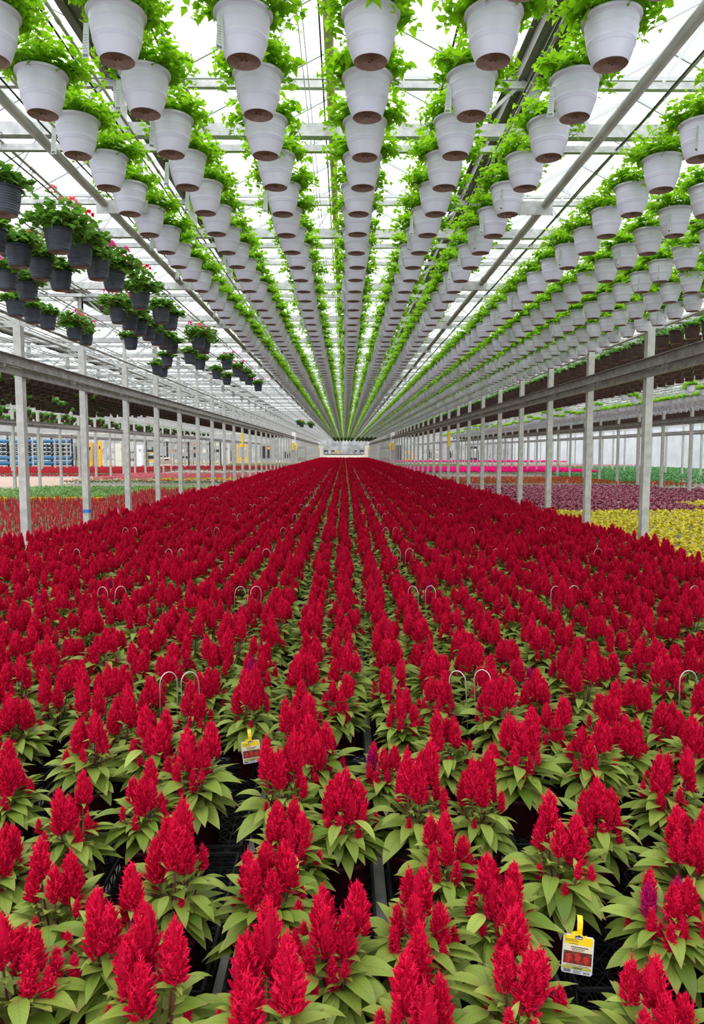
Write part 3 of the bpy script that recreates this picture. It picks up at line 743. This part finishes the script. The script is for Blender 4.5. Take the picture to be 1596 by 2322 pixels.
price_tag((.80, 2.31, -1.725), -.15, -.25, 'yellow and white price tag hanging in front of the dark pot at lower right', 1)
price_tag((-.53, 3.93, -1.70), .15, -.2, 'small yellow and white price tag hanging among the celosias left of centre', -1)

# ================================================================ HANGING BASKETS
def pot_mb(matn, seg=32, ribs=(), rt=.1525, rb=.089, h=.235, base='soilbase'):
    m = MB(); prof = [(rb, 0), (rb + .006, .006), (rb + .020, .035), (rb + .030, .07)]
    def rad(z):
        t = z / h; return rb + (rt - .015 - rb) * (1 - (1 - t) ** 2.05)
    prof = [(rb * .985, 0)]; z = .006
    while z < h - .022: prof.append((rad(z), z)); z += .022
    zs = sorted([p[1] for p in prof[1:]] + [q + d for q in ribs for d in (-.0035, 0, .0035)])
    prof = [(rb * .985, 0)]
    for z in zs:
        bump_ = (.0028 if len(ribs) < 7 else .0045) if any(abs(z - q) < .0005 for q in ribs) else 0
        prof.append((rad(z) + bump_, z))
    prof += [(rad(h - .02), h - .02), (rt - .002, h - .018), (rt, h - .012), (rt, h - .003), (rt - .004, h), (rt - .014, h), (rt - .018, h - .03)]
    m.lathe(prof, matn, seg)
    return m
def under_mb(rb=.089):
    m = MB(); m.lathe([(rb * .985, 0), (rb * .95, .0035), (.032, .0035), (.030, .008), (.001, .008)], 'soilbase', 24)
    for x in (-.011, .013): m.lathe([(.007, .0065), (.0005, .0065)], 'hole', 8, (x, R.uniform(-.004, .004), 0))
    for a in (0.3, 1.9, 3.6, 5.1): m.bar((.034 * math.cos(a), .034 * math.sin(a), .003), (.082 * math.cos(a), .082 * math.sin(a), .003), .002, 'hole' if 0 else 'soilbase', .002)
    return m
def hanger_mb(h=.235, top=.70, matn='wire', r=.14):
    m = MB(); 
    for a in (.4, 2.5, 4.6): m.tube([(r * math.cos(a), r * math.sin(a), h - .01), (.02 * math.cos(a), .02 * math.sin(a), top - .10), (0, 0, top - .06)], .0016, matn, 4)
    pts = [(0, 0, top - .07), (0, 0, top - .01)] + [(.018 - .018 * math.cos(a), 0, top - .01 + .022 * math.sin(a)) for a in (.6, 1.2, 1.9, 2.6, 3.3)]
    m.tube(pts, .0022, matn, 5); return m
def bushy(seed, n, rad, hgt, matn, L0, L1, shape, trail=.35, h=.235, stems=True, Wr=.62, dead=0):
    R.seed(seed); m = MB(); ns = n // 9
    for i in range(ns):
        an = 2 * PI * (i + R.random()) / ns * 3.0; rr = R.random() ** .5; lean = rr * 1.0
        p0 = Vector((math.cos(an) * .11 * rr, math.sin(an) * .11 * rr, h - .02)); p = p0.copy(); pts = [p.copy()]
        e = PI / 2 - lean * .95 + R.uniform(-.15, .15); seglen = (hgt * (1.15 - .3 * rr) + .05) / 4; drop = .1 + trail * rr * R.uniform(.4, 1.8)
        for q in range(4):
            p = p + Vector((math.cos(an) * math.cos(e), math.sin(an) * math.cos(e), math.sin(e))) * seglen * R.uniform(.8, 1.15); e -= drop; pts.append(p.copy())
        if stems: m.tube(pts, .0016, 'gstem', 4, cap=False)
        for q in range(9):
            t = .15 + .85 * (q + R.random() * .6) / 9 * 1.0; f = min(3.999, t * 4); b = pts[int(f)].lerp(pts[int(f) + 1], f - int(f))
            a2 = an + (PI / 2) * ((q % 2) * 2 - 1) + R.uniform(-1.0, 1.0); L_ = R.uniform(L0, L1) * (1.1 - .35 * t)
            mt = 'deadleaf' if R.random() < dead else matn
            if shape == 2: 
                st_ = Vector((math.cos(a2), math.sin(a2), .7)) * .035; m.tube([b, b + st_], .0013, 'gstem', 3, cap=False)
                m.leaf(b + st_, a2, R.uniform(-.2, .7), L_, L_ * 1.05, R.uniform(.2, .9), mt, R.random(), 4, .22, 2, R.uniform(-.4, .4))
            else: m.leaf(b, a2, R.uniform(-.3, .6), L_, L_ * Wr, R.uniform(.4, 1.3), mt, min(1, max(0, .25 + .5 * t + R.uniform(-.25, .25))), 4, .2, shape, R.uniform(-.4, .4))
        if shape == 1:
            for q in range(4): L_ = R.uniform(.018, .03); m.leaf(pts[-1], R.uniform(0, 6.28), R.uniform(.2, 1.1), L_, L_ * .5, .4, matn, R.uniform(.7, 1), 3, .2, 1)
    return m
def tag_mb():
    """slim pale care tag hanging at the rim"""
    m = MB(); plate(m, [(-.02, -.10), (.02, -.10), (.022, .07), (-.006, .07)], 0, 'paper', .0008)
    for side in (-.0006, .0012):
        x = -.013
        while x < .013: q = R.choice((.0008, .0014, .002)); m.box((x, side, -.088), (q, .0005, .014), 'ink'); x += q + .0014
        for k_ in range(7): m.box((R.uniform(-.002, .002), side, -.066 + k_ * .013), (R.uniform(.014, .026), .0005, .0014), 'ink')
    return m
TAGM = tag_mb()
RIBS = (.083, .091, .099, .165, .205)
WV = []; wroots = []
for i, sd2 in enumerate((101, 113, 127, 139, 151)):
    r = empty('hanging_basket'); J = MB()
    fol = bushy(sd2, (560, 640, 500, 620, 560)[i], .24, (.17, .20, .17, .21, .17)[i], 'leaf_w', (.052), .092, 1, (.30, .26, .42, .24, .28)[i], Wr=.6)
    ps = [('pot', pot_mb('wpot', 32, RIBS)), ('pot_underside', under_mb()), ('hanger', hanger_mb()), ('foliage', fol)]
    if i in (0, 3):
        t = MB(); t.join(TAGM, (-.13, -.085, .10), (.25, -.5, .6)[i % 3]); ps.append(('care_tag', t))
    build_parts(ps, r, J)
    wroots.append(r); WV.append(J)
R.seed(77)
Wp = Protos(wroots)
pos = []
for ri, x in enumerate(ROWS_W):
    for n in range(-2, 180):
        pos.append((x + R.uniform(-.015, .015), 3.875 + .593 * n + R.uniform(-.02, .02), ri))
ind = [p for p in pos if inview(p[0], p[1], 2.1, 30)]
ind.sort(key=lambda p: p[0] ** 2 + p[1] ** 2); indset = set(ind[:300])
cnt = {}
for p in sorted(indset, key=lambda p: p[1]):
    x, y, ri = p; cnt[ri] = cnt.get(ri, 0) + 1; v = R.randrange(5)
    o = Wp.place(v, (x, y, 2.0), R.uniform(-.5, .5) + R.choice((0, 0, 2.1, 4.2)) * (v in (2, 4)), 1)
    tag(o, 'white hanging basket, %s from the front in the %s row from the left' % (ordn(cnt[ri]), ordn(ri + 1)), 'hanging basket', 'white baskets of bright green plants')
LV = []
far = [(p[0], p[1], 2.0, R.uniform(-.6, .6), 1, R.randrange(5)) for p in pos if p not in indset]
for x in (14.2, 14.8, 15.4, 15.95):
    for n in range(150): far.append((x, 14 + .6 * n, 2.0, R.uniform(0, 6), 1, R.randrange(5)))
for x in (16.9, 17.5):
    for n in range(150): far.append((x, 14 + .6 * n, 2.0, R.uniform(0, 6), 1, R.randrange(5)))
for k in range(46): far.append((R.choice((11.1, 11.8, 12.4, 13.0, 13.6)), R.uniform(20, 85), 2.0, R.uniform(0, 6), 1, R.randrange(5)))
scatter('hanging_baskets', WV, far, 'countless white hanging baskets continuing the rows into the distance', 'hanging baskets')

# grey geranium pots
def geranium(seed, big, cols_):
    r = empty('geranium_pot'); J = MB(); R.seed(seed)
    rib = tuple(.03 + .021 * k for k in range(9)); 
    ps = [('pot', pot_mb('gpot', 28, rib, rb=.105)), ('pot_underside', under_mb(.105)), ('hanger', hanger_mb(matn='darkwire')),
          ('foliage', bushy(seed, (460 if big else 260), .26 if big else .17, .28 if big else .13, 'leaf_g', .06, .105, 2, .40, dead=.03 if big else 0))]
    fl = []
    for c, an, rr, z in cols_:
        f = MB(); cx, cy = math.cos(an) * rr, math.sin(an) * rr
        f.tube([(cx * .4, cy * .4, .30), (cx * .8, cy * .8, z - .06), (cx, cy, z)], .0022, 'gstem', 4)
        for q in range(34):
            a = R.uniform(0, 2 * PI); e = R.uniform(-.3, 1.5); d = Vector((math.cos(a) * math.cos(e), math.sin(a) * math.cos(e), math.sin(e)))
            f.leaf(Vector((cx, cy, z)) + d * .026, a, e, .034, .032, .8, c, R.random(), 2, .1, 2, R.uniform(-1, 1))
        fl.append(f)
    build_parts(ps, r, J)
    for f in fl: f.obj('flower_head', r); J.join(f)
    return r, J
GD = [geranium(201, True, [('salmon', 2.6, .10, .66), ('salmon', .2, .16, .52)]), geranium(211, True, [('redf', .4, .12, .60), ('redf', 1.9, .02, .64)]), geranium(223, False, [('pinkf', .2, .17, .42), ('pinkf', 2.4, .14, .40)]),
      geranium(227, False, []), geranium(229, True, [('pinkf', .1, .2, .46), ('pinkf', 3.0, .18, .5), ('salmon', 4.3, .15, .46)]), geranium(233, False, [])]
Gp = Protos([g[0] for g in GD])
desc = ['large leafy geranium with salmon flowers', 'leafy geranium with red flower heads', 'small geranium with pink flowers', 'short green geranium', 'bushy geranium with pink flowers', 'small plain green geranium']
# (row, index along the row, variant)
GP = [(0, 0, 3), (0, 2, 0), (0, 3, 1), (0, 4, 2), (0, 5, 4), (0, 7, 1), (0, 9, 3), (0, 10, 5), (0, 14, 4), (0, 15, 4), (0, 20, 2), (0, 23, 2), (0, 25, 3), (0, 27, 5), (0, 31, 2),
      (1, 2, 2), (1, 3, 3), (1, 4, 3), (1, 5, 3), (1, 9, 4), (1, 10, 1), (1, 11, 5), (1, 12, 3), (1, 13, 2), (1, 14, 3), (1, 15, 5), (1, 18, 5), (1, 20, 3), (1, 24, 5), (1, 27, 3),
      (2, 6, 5), (2, 14, 5), (2, 19, 3), (3, 8, 5), (3, 9, 5), (3, 10, 3), (3, 12, 4), (3, 13, 2), (3, 22, 5), (3, 23, 3), (2, 5, 2), (1, 85, 3), (0, 94, 4), (0, 96, 1), (0, 98, 4), (1, 90, 4), (1, 92, 4), (1, 94, 1)]
cnt = {}
R.seed(88)
for ri, n, v in GP:
    cnt[ri] = cnt.get(ri, 0) + 1 if inview(ROWS_G[ri], 6.55 + .6 * n, 2.2, 20) else cnt.get(ri, 0)
    o = Gp.place(v, (ROWS_G[ri], 6.55 + .6 * n, 2.08), R.uniform(-.3, .3) if v in (0, 1, 2) else R.uniform(0, 6))
    tag(o, '%s in grey pot, %s back on %s' % (desc[v], ordn(max(1, cnt[ri])), ('innermost left rail', 'second left rail', 'third left rail', 'outermost left rail')[ri]), 'hanging pot', 'slate grey geranium pots on the left rails')
# empty hooks
hk = None
for i, (ri, y) in enumerate([(0, 7.1), (0, 9.0), (1, 10.2), (2, 9.4), (3, 14.9), (1, 13.6), (0, 13.2), (2, 12.2), (0, 16.9), (3, 17.5)]):
    if hk is None:
        m = MB(); m.tube([(0, 0, .62), (.012, 0, .66), (.03, 0, .66), (.034, 0, .64), (.02, 0, .60), (.018, 0, .42)], .004, 'darkwire', 5); hk = m.obj('empty_hook'); o = hk
    else: o = hk.copy(); COL.objects.link(o)
    o.location = (ROWS_G[ri], y, 2.04); tag(o, 'empty dark wire hook on the %s rail left of the baskets, %s from the front' % (ordn(ri + 1), ordn(i + 1)), 'hook', 'empty hooks on the left rails')

# brown fibre baskets beyond the posts
def brown(seed, flo):
    r = empty('brown_basket'); J = MB(); ps = [('pot', pot_mb('bpot', 18, (), rb=.10, rt=.15)), ('pot_underside', under_mb(.10)), ('hanger', hanger_mb(matn='darkwire')),
          ('foliage', bushy(seed, 170 if flo == 0 else 300, .2, .13 if flo == 0 else .24, 'leaf_b', .055, .095, 1 if flo == 0 else 2, .45 if flo == 0 else 1.1, stems=False))]
    if flo == 2:
        f = MB()
        for a, rr, z in ((.5, .1, .55), (2.8, .12, .46)):
            f.tube([(0, 0, .24), (math.cos(a) * rr, math.sin(a) * rr, z)], .003, 'gstem', 4)
            for q in range(20):
                a1 = R.uniform(0, 2 * PI); e = R.uniform(-.3, 1.5); f.leaf((math.cos(a) * rr + .02 * math.cos(a1), math.sin(a) * rr + .02 * math.sin(a1), z), a1, e, .04, .035, .8, 'scarlet', R.random(), 2, .1, 2)
        ps.append(('flower_heads', f))
    build_parts(ps, r, J)
    return r, J
BD = [brown(301, 0), brown(307, 0), brown(311, 1), brown(313, 2), brown(317, 1)]
R.seed(99)
Bp = Protos([b[0] for b in BD]); bpos = []
for ri, x in enumerate([6.2 + .62 * q for q in range(7)]):
    for n in range(160): bpos.append((x, 7.5 + .6 * n, R.randrange(2), 'right', ri))
for ri, x in enumerate([-6.3 - .62 * q for q in range(5, 9)]):
    for n in range(150):
        if n > 16 or R.random() < .75: bpos.append((x, 19 + .6 * n + .3 * (ri % 2), R.choice((2, 4, 2, 4, 3)) if n < 14 else R.choice((2, 4)), 'left', ri))
for ri, x in enumerate([-6.3 - .62 * q for q in range(9, 15)]):
    for n in range(40):
        if R.random() < .7: bpos.append((x, 19.5 + .6 * n + .3 * (ri % 2), R.choice((2, 4, 3, 4)), 'left', ri + 4))
ind = sorted([p for p in bpos if inview(p[0], p[1], 2.2)], key=lambda p: p[0] ** 2 + p[1] ** 2)[:300]; indset = set(ind); cnt = {}
for p in sorted(ind, key=lambda p: p[1]):
    x, y, v, sd_, ri = p; cnt[(sd_, ri)] = cnt.get((sd_, ri), 0) + 1
    o = Bp.place(v, (x, y, 2.0), R.uniform(0, 6)); tag(o, 'dark brown hanging basket, %s back in the %s row out beyond the %s posts' % (ordn(cnt[(sd_, ri)]), ordn(ri + 1), sd_), 'hanging basket', 'brown baskets beyond the %s posts' % sd_)
bfar = [(p[0], p[1], 2.0, R.uniform(0, 6), 1, (0, 1, 2, 3, 4)[p[2]]) for p in bpos if p not in indset]
for x in (18.5, 19.1, 19.7, 20.3, 20.9, 21.5, 22.1, 22.7, 23.3, 23.9): bfar += [(x, 26 + .8 * n, 2.0, R.uniform(0, 6), 1, R.randrange(2)) for n in range(120)]
for x in (-18, -18.8, -19.6, -21, -22.5): bfar += [(x, 34 + .9 * n, 2.0, R.uniform(0, 6), 1, R.choice((2, 3, 4))) for n in range(70) if R.random() < .55]
for x in ROWS_W: bfar += [(x, 113 + .62 * n, 2.0, R.uniform(0, 6), 1, R.choice((2, 3, 4))) for n in range(58)]
scatter('brown_baskets', [b[1] for b in BD], bfar, 'dark mass of brown hanging baskets filling the far rows of the neighbouring houses', 'hanging baskets')
m = MB(); m.tube([(-2.2, 111.6, 2.45), (5.2, 111.6, 2.45)], .06, 'alu', 8); m.box((-2.2, 111.6, 2.72), (.05, .05, .66), 'alu'); m.box((5.2, 111.6, 2.72), (.05, .05, .66), 'alu')
tag(m.obj('boom_pipe'), 'pale horizontal pipe across the house at the far end of the white baskets', 'pipe')

# ================================================================ SIDE BEDS
def clump(seed, leafm, nl, L0, L1, Wr, flowers=None, fz=.2, fn=0, fs=.03, spikes=None, shape=1, el=(.1, 1.2), pot=None):
    R.seed(seed); m = MB()
    if pot: m.lathe([(.05, 0), (.065, .11)], pot, 8)
    for i in range(nl):
        a = R.uniform(0, 2 * PI); rr = R.uniform(0, .05); L_ = R.uniform(L0, L1)
        m.leaf((rr * math.cos(a), rr * math.sin(a), .09 + R.uniform(0, .06)), a, R.uniform(*el), L_, L_ * Wr, R.uniform(.3, 1.2), leafm, R.random(), 3, .15, shape)
    for i in range(fn):
        a = R.uniform(0, 2 * PI); rr = R.uniform(0, .10); p = (rr * math.cos(a), rr * math.sin(a), fz + R.uniform(-.03, .03))
        fm = R.choice(flowers)
        if spikes: m.spindle(p, (R.uniform(-.1, .1), R.uniform(-.1, .1), 1), spikes * R.uniform(.7, 1.2), fs, fm, R.uniform(.3, .8), 5, .3)
        else:
            for q in range(6): m.leaf(p, q * 1.05 + R.random(), R.uniform(.2, .8), fs, fs * .8, .5, fm, R.random(), 2, .1, 2)
    return m
def field(name, label, cat, variants, polys, pitch, jit=.25, sc=(.85, 1.15), prob=1.0, z=FLOOR + .02):
    pts = []
    for x0, x1, y0, y1 in polys:
        y = y0; row = 0
        while y < y1:
            x = x0 + (pitch / 2 if row % 2 else 0)
            while x < x1:
                if R.random() < prob: pts.append((x + R.uniform(-jit, jit) * pitch, y + R.uniform(-jit, jit) * pitch, z, R.uniform(0, 6.28), R.uniform(*sc), R.randrange(len(variants))))
                x += pitch
            y += pitch; row += 1
    return scatter(name, variants, pts, label, cat)
V = lambda s, *a, **k: [clump(s + i, *a, **k) for i in range(3)]
R.seed(400)
young = V(400, 'l_sage', 20, .08, .14, .38, ['f_brick'], .20, 3, .012, .16, shape=0)
field('young_celosia_bed', 'young celosias with thin red spikes growing beyond the left posts', 'flowers', young, [(-16.5, -5.9, 8, 26.3), (-8.9, -5.9, 26.3, 33)], .26)
field('green_seedling_bed', 'light green bedding plants behind the yellow pots on the left', 'plants', V(410, 'l_green', 22, .07, .13, .6, ['f_yellow'], .22, 1, .02), [(-16.5, -9.3, 27.9, 38.5), (-9.3, -5.9, 33.3, 38.5), (-24.5, -16.9, 27.9, 36)], .25)
field('pink_bedding', 'pink bedding flowers beyond the green bed on the left', 'flowers', V(420, 'l_green2', 14, .08, .12, .6, ['f_pink'], .24, 7, .05), [(-17.2, -6, 47, 58)], .32)
field('yellow_bedding', 'yellow bedding flowers in front of the pink ones on the left', 'flowers', V(430, 'l_green2', 14, .08, .12, .6, ['f_yellow'], .24, 7, .05), [(-12, -6, 45, 47)], .3)
field('mixed_bedding', 'white, red and yellow flowers along the front edge of the left flower strip', 'flowers', [clump(441, 'l_green2', 14, .08, .12, .6, ['f_whitef'], .22, 6, .05), clump(442, 'l_green2', 14, .08, .12, .6, ['f_whitef', 'f_redbed'], .22, 5, .05), clump(443, 'l_green2', 14, .08, .12, .6, ['f_yellow', 'f_pink'], .22, 5, .05)], [(-17.4, -12, 44, 47), (-12, -6, 43, 45)], .32)
field('white_bedding', 'white flowers in a strip beyond the pink flowers on the left', 'flowers', V(450, 'l_green2', 12, .08, .12, .6, ['f_whitef'], .24, 6, .05), [(-15, -6, 60, 66)], .4)
field('far_red_celosia_bed', 'dull red celosias in a long bed far out on the left', 'flowers', V(460, 'l_sage', 8, .08, .14, .35, ['f_brick'], .24, 7, .022, .17, shape=0, pot='redcloth'), [(-38, -17.2, 58, 76), (-20, -6, 72, 80)], .36)
field('far_yellow_bedding', 'yellow flower strip far out near the end of the left houses', 'flowers', V(470, 'l_olive', 10, .08, .14, .5, ['f_yellow'], .24, 7, .05), [(-30, -6, 108, 116)], .6)
field('far_olive_bed', 'olive green plants far out in the left houses', 'plants', V(480, 'l_olive', 20, .1, .16, .5), [(-16, -6, 84, 104)], .5)
field('bright_red_bed', 'bright red flowers at the left edge behind the gravel', 'flowers', V(485, 'l_olive', 6, .1, .14, .5, ['f_redbed'], .26, 8, .05), [(-38.5, -30, 66, 76)], .36, z=FLOOR + .06)
field('lime_bed', 'lime yellow foliage plants beyond the right posts', 'plants', V(500, 'l_lime', 26, .07, .12, .75, ['f_whitef'], .22, 1, .02), [(5.6, 16.2, 6.5, 22.5), (12.2, 16.2, 24.6, 26.4), (16.4, 19, 16, 26)], .24)
field('burgundy_bed', 'burgundy foliage plants with pale tags behind the lime ones', 'plants', V(510, 'l_burg', 24, .07, .12, .6, ['f_palepink'], .23, 3, .022), [(5.6, 16.2, 26.6, 39.5), (5.6, 12.0, 22.7, 26.2), (16.5, 25, 26.6, 36)], .24)
field('orange_bed', 'rusty orange flowers behind the burgundy plants on the right', 'flowers', V(520, 'l_olive', 10, .08, .12, .5, ['f_orange'], .24, 10, .04), [(5.6, 16.2, 40, 50), (16.5, 19, 38, 42)], .3)
field('hot_pink_bed', 'hot pink flowers in the middle distance on the right', 'flowers', V(530, 'l_green2', 6, .1, .12, .5, ['f_hotpink'], .30, 12, .05, .12), [(5.6, 21.5, 60, 75)], .36)
field('green_bed_right', 'dark green plants in front of the white wall on the right', 'plants', V(540, 'l_green2', 26, .09, .16, .6), [(16.6, 37.5, 42, 60), (22, 37.5, 34, 42), (22, 37.5, 60, 84)], .36)
field('pale_pink_bed', 'pale pink flowers behind the hot pink bed on the right', 'flowers', V(550, 'l_green2', 10, .1, .12, .5, ['f_pink'], .28, 5, .05), [(16, 37.5, 86, 94)], .5)
field('far_pink_bed', 'strip of deep pink flowers far back on the right', 'flowers', V(560, 'l_green2', 5, .1, .12, .5, ['f_hotpink'], .30, 12, .06, .14), [(5.6, 34, 108, 120)], .55, z=FLOOR + .1)
field('far_green_bed', 'green plants between the two pink beds on the right', 'plants', V(570, 'l_olive', 22, .1, .16, .5), [(5.6, 16, 80, 104)], .45)
# ground strips
m = MB(); m.box((-29, 48.5, FLOOR + .006), (23.6, 15, .012), 'chips'); struct(m, 'floor_gravel')
# yellow pots along the front of the green bed
m = MB(); m.lathe([(.13, 0), (.17, .20), (.18, .205), (.18, .24), (.17, .24), (.155, .03), (.0, .03)], 'yellow', 18, capb=True); yp = empty('yellow_pot'); m.obj('pot', yp)
m = MB(); m.join(bushy(610, 90, .14, .10, 'leaf_b', .05, .08, 1, .3, h=.235, stems=False)); m.obj('seedlings', yp)
Y_ = Protos([yp]); cnt = 0
for i in range(20):
    x = -15.6 + .52 * i
    if x > -9.0: break
    if i in (6, 13): continue
    for _ in (0,):
        if inview(x, 27.2, -1.9): cnt += 1
        o = Y_.place(0, (x, 27.2, FLOOR + .08), R.uniform(0, 6)); tag(o, 'bright yellow pot in front of the green bed, %s from the left' % ordn(cnt), 'pot', 'yellow pots in a row on the left')
m = MB(); m.box((-12.3, 27.0, FLOOR + .04), (7.5, .9, .08), 'alu'); tag(m.obj('pot_stand'), 'low pale bench strip under the row of yellow pots', 'bench')
# pink row flags
fl = None
for i, (x, y) in enumerate([(-9.3, 20.5), (-8.0, 14.2), (-6.15, 13.2), (-6.05, 14.0), (-6.2, 19.4), (-6.3, 25), (-6.1, 31), (14.2, 37), (15.6, 36), (19, 40), (12, 38.5)]):
    if fl is None:
        m = MB(); m.box((0, 0, .24), (.006, .006, .48), 'wire'); m.box((.03, 0, .42), (.07, .003, .16), 'pinkflag'); fl = m.obj('row_flag'); o = fl
    else: o = fl.copy(); COL.objects.link(o)
    o.location = (x, y, FLOOR); tag(o, 'small pink marker flag in the %s beds, %s one from the front' % (('left', ordn(i + 1)) if i < 7 else ('right', ordn(i - 6))), 'flag', 'pink row flags')

# ================================================================ FAR END AND MACHINERY
m = MB()
r = empty('end_portal', (0, 160.5, 0))
for s_, x in ((-1, -5.3), (1, 5.0)):
    m = MB(); m.box((x, 0, -.4), (.9, .5, 3.4), 'cream'); m.obj('column', r)
m = MB(); m.box((-.15, 0, -1.35), (9.5, .3, 1.3), 'cream'); m.box((-.15, -.17, -.72), (8.6, .06, .14), 'dark'); m.obj('lower_panel', r)
m = MB(); m.box((-.15, -.3, -1.45), (8.2, .5, .1), 'white')
m.obj('shelf', r)
m = MB(); m.box((-.15, .0, 1.2), (9.5, .2, .16), 'steel')
for x in (-3.2, -1.2, .8, 2.8): m.box((x, 0, .3), (.08, .1, 1.8), 'steel')
m.box((-.15, 0, .55), (9.4, .08, .06), 'steel'); m.obj('window_frame', r)
tag(r, 'cream painted portal with a low panel and open window at the far end', 'partition')
def machine(name, x, y, w_, h_, d_, mats, label, cat, seed):
    R.seed(seed); r = empty(name, (x, y, FLOOR))
    m = MB(); m.box((0, 0, h_ * .5), (w_, d_, h_), mats[0]); m.box((0, -d_ / 2 - .02, h_ * .55), (w_ * .8, .04, h_ * .6), mats[1]); m.obj('cabinet', r)
    m = MB(); m.box((w_ * .2, -d_ / 2 - .06, h_ * .75), (w_ * .25, .06, h_ * .12), mats[2]); m.obj('control_panel', r)
    m = MB()
    for s_ in (-1, 1): m.box((s_ * w_ * .45, 0, -.0 + .05), (.1, d_, .1), 'dark')
    m.obj('feet', r)
    return tag(r, label, cat)
# dark bench / drum on the shelf at the far end
for i, (x, c, w_) in enumerate(((-4.2, 'dark', 1.0), (-2.6, 'dark', .7), (-1.7, 'orange', 1.0), (2.6, 'dark', .6), (3.9, 'dark', .9))):
    machine('machine', x, 162.5, w_, 2.1 if c == 'orange' else 2.25, .6, (c, 'steel', 'cream'), '%s machine behind the far portal, %s from the left' % ('yellow' if c == 'orange' else 'dark', ordn(i + 1)), 'machine', i)
# left pump rack with blue pipes
r = empty('pump_rack', (-42.2, 96, FLOOR))
m = MB()
for x in (-5.5, -2.6, .3, 3.2, 5.9):
    m.box((x, 0, 2.1), (.2, .2, 4.2), 'dark')
for z in (1.0, 1.9, 2.9, 3.9): m.box((.2, 0, z), (11.6, .25, .09), 'steel')
m.obj('frame', r)
for z, rr in ((.45, .28), (1.15, .26), (3.35, .24)):
    m = MB(); m.tube([(-5.6, -.35, z), (5.8, -.35, z)], rr, 'blue', 12); m.obj('blue_pipe', r)
m = MB()
for i in range(17):
    for z in (1.7, 2.25, 2.75): m.tube([(-5.3 + .66 * i, -.3, z), (-5.3 + .66 * i, .4, z)], .22, 'dark', 10); m.tube([(-5.3 + .66 * i, -.36, z), (-5.3 + .66 * i, -.3, z)], .07, 'panel', 6)
m.obj('filters', r)['kind'] = 'stuff'
tag(r, 'dark pump rack with three fat blue pipes at the far left', 'pump rack')
machine('machine', -35.3, 98, 2.6, 3.2, 1, ('steel', 'dark', 'dark'), 'grey machine on legs just right of the blue pipe rack', 'machine', 11)
machine('machine', -33.0, 97, .5, 3.4, .5, ('orange', 'orange', 'dark'), 'tall narrow yellow cabinet among the machinery on the left', 'cabinet', 12)
machine('machine', -34.2, 96.5, .7, 3.2, .5, ('orange', 'steel', 'dark'), 'short orange box on the grey machine at the left', 'cabinet', 12)
machine('machine', -30.4, 98, 1.4, 3.1, .8, ('cream', 'cream', 'steel'), 'cream cabinet right of the tall yellow cabinet on the left', 'cabinet', 13)
machine('machine', -28.2, 99, .9, 2.9, .8, ('white', 'white', 'steel'), 'white cabinet right of the cream cabinet on the left', 'cabinet', 14)
machine('machine', -24.8, 99, 2.2, 1.2, .8, ('cream', 'chips', 'dark'), 'low cardboard coloured crate standing behind the far red bed', 'crate', 15)
machine('machine', -18.2, 110, 1.2, 3.2, .8, ('cream', 'white', 'dark'), 'cream cabinet beyond the pink flowers on the left', 'cabinet', 16)
machine('machine', -13.2, 122, 2.0, 3.4, .8, ('steel', 'dark', 'orange'), 'grey machine with a yellow panel far back on the left', 'machine', 17)
# conveyor gantry across the far left
r = empty('gantry', (-33, 104, FLOOR)); m = MB(); m.box((0, 0, 4.6), (46, .2, .12), 'cream'); m.box((0, 0, 3.9), (46, .12, .07), 'steel')
m.obj('beam', r); m = MB()
for i in range(17): m.box((-22.5 + 2.8 * i, 0, 2.3), (.14, .14, 4.6), 'steel')
m.obj('legs', r)['kind'] = 'stuff'; tag(r, 'long pale gantry on many legs across the left houses', 'gantry')
# thick white columns in the post lines
for x, y, lab in ((X_L, 78.6, 'white thick column in the left line of posts'), (X_R, 78.6, 'white thick column in the right line of posts'), (X_L, 155.4, 'white column in the left post line by the far portal'), (X_R, 155.4, 'white column in the right post line by the far portal')):
    r = empty('thick_column', (x, y, 0)); m = MB(); m.box((0, 0, .0), (.5, .4, 4.1), 'steel_post'); m.obj('shaft', r)
    m = MB(); m.box((0, 0, 1.35), (.56, .46, 1.4), 'white'); m.obj('white_sleeve', r)
    m = MB(); m.box((0, -.25, .5), (.34, .05, .8), 'yellow'); m.obj('sign', r); tag(r, lab, 'column')

# machinery standing along the far end of the side houses
R.seed(700); k = 0
for i in range(26):
    x = -44 + 2.9 * i
    if -8 < x < 8: continue
    y = 150 + 8 * math.sin(i * 2.3); k += 1
    c = ('dark', 'steel', 'cream', 'steel', 'orange', 'dark')[(i * 5) % 6]; hh = R.uniform(1.6, 3.6); ww = R.uniform(.9, 2.2)
    cn = {'dark': 'dark', 'steel': 'grey', 'cream': 'cream', 'orange': 'yellow'}[c]
    machine('machine', x, y, ww, hh, .9, (c, 'dark' if i % 2 else 'steel', 'cream'), '%s machine far back near the end wall, %s from the left' % (cn, ordn(k)), 'machine', 720 + i)
r = empty('storage_rack', (-23.5, 101.5, FLOOR)); m = MB()
for i in range(9): m.box((-6 + 1.5 * i, 0, 1.7), (.12, .6, 3.4), 'dark')
for z in (.9, 1.8, 2.7, 3.4): m.box((0, 0, z), (12.2, .6, .08), 'steel')
m.obj('frame', r); m = MB()
for i in range(8):
    for z in (.94, 1.84, 2.74):
        if R.random() < .75: m.box((-5.25 + 1.5 * i, 0, z + .25), (R.uniform(.6, 1.2), .5, R.uniform(.3, .55)), R.choice(('dark', 'steel', 'cream', 'chips', 'dark')))
m.obj('stored_goods', r)['kind'] = 'stuff'
tag(r, 'steel storage rack with mixed goods behind the far red bed on the left', 'rack')
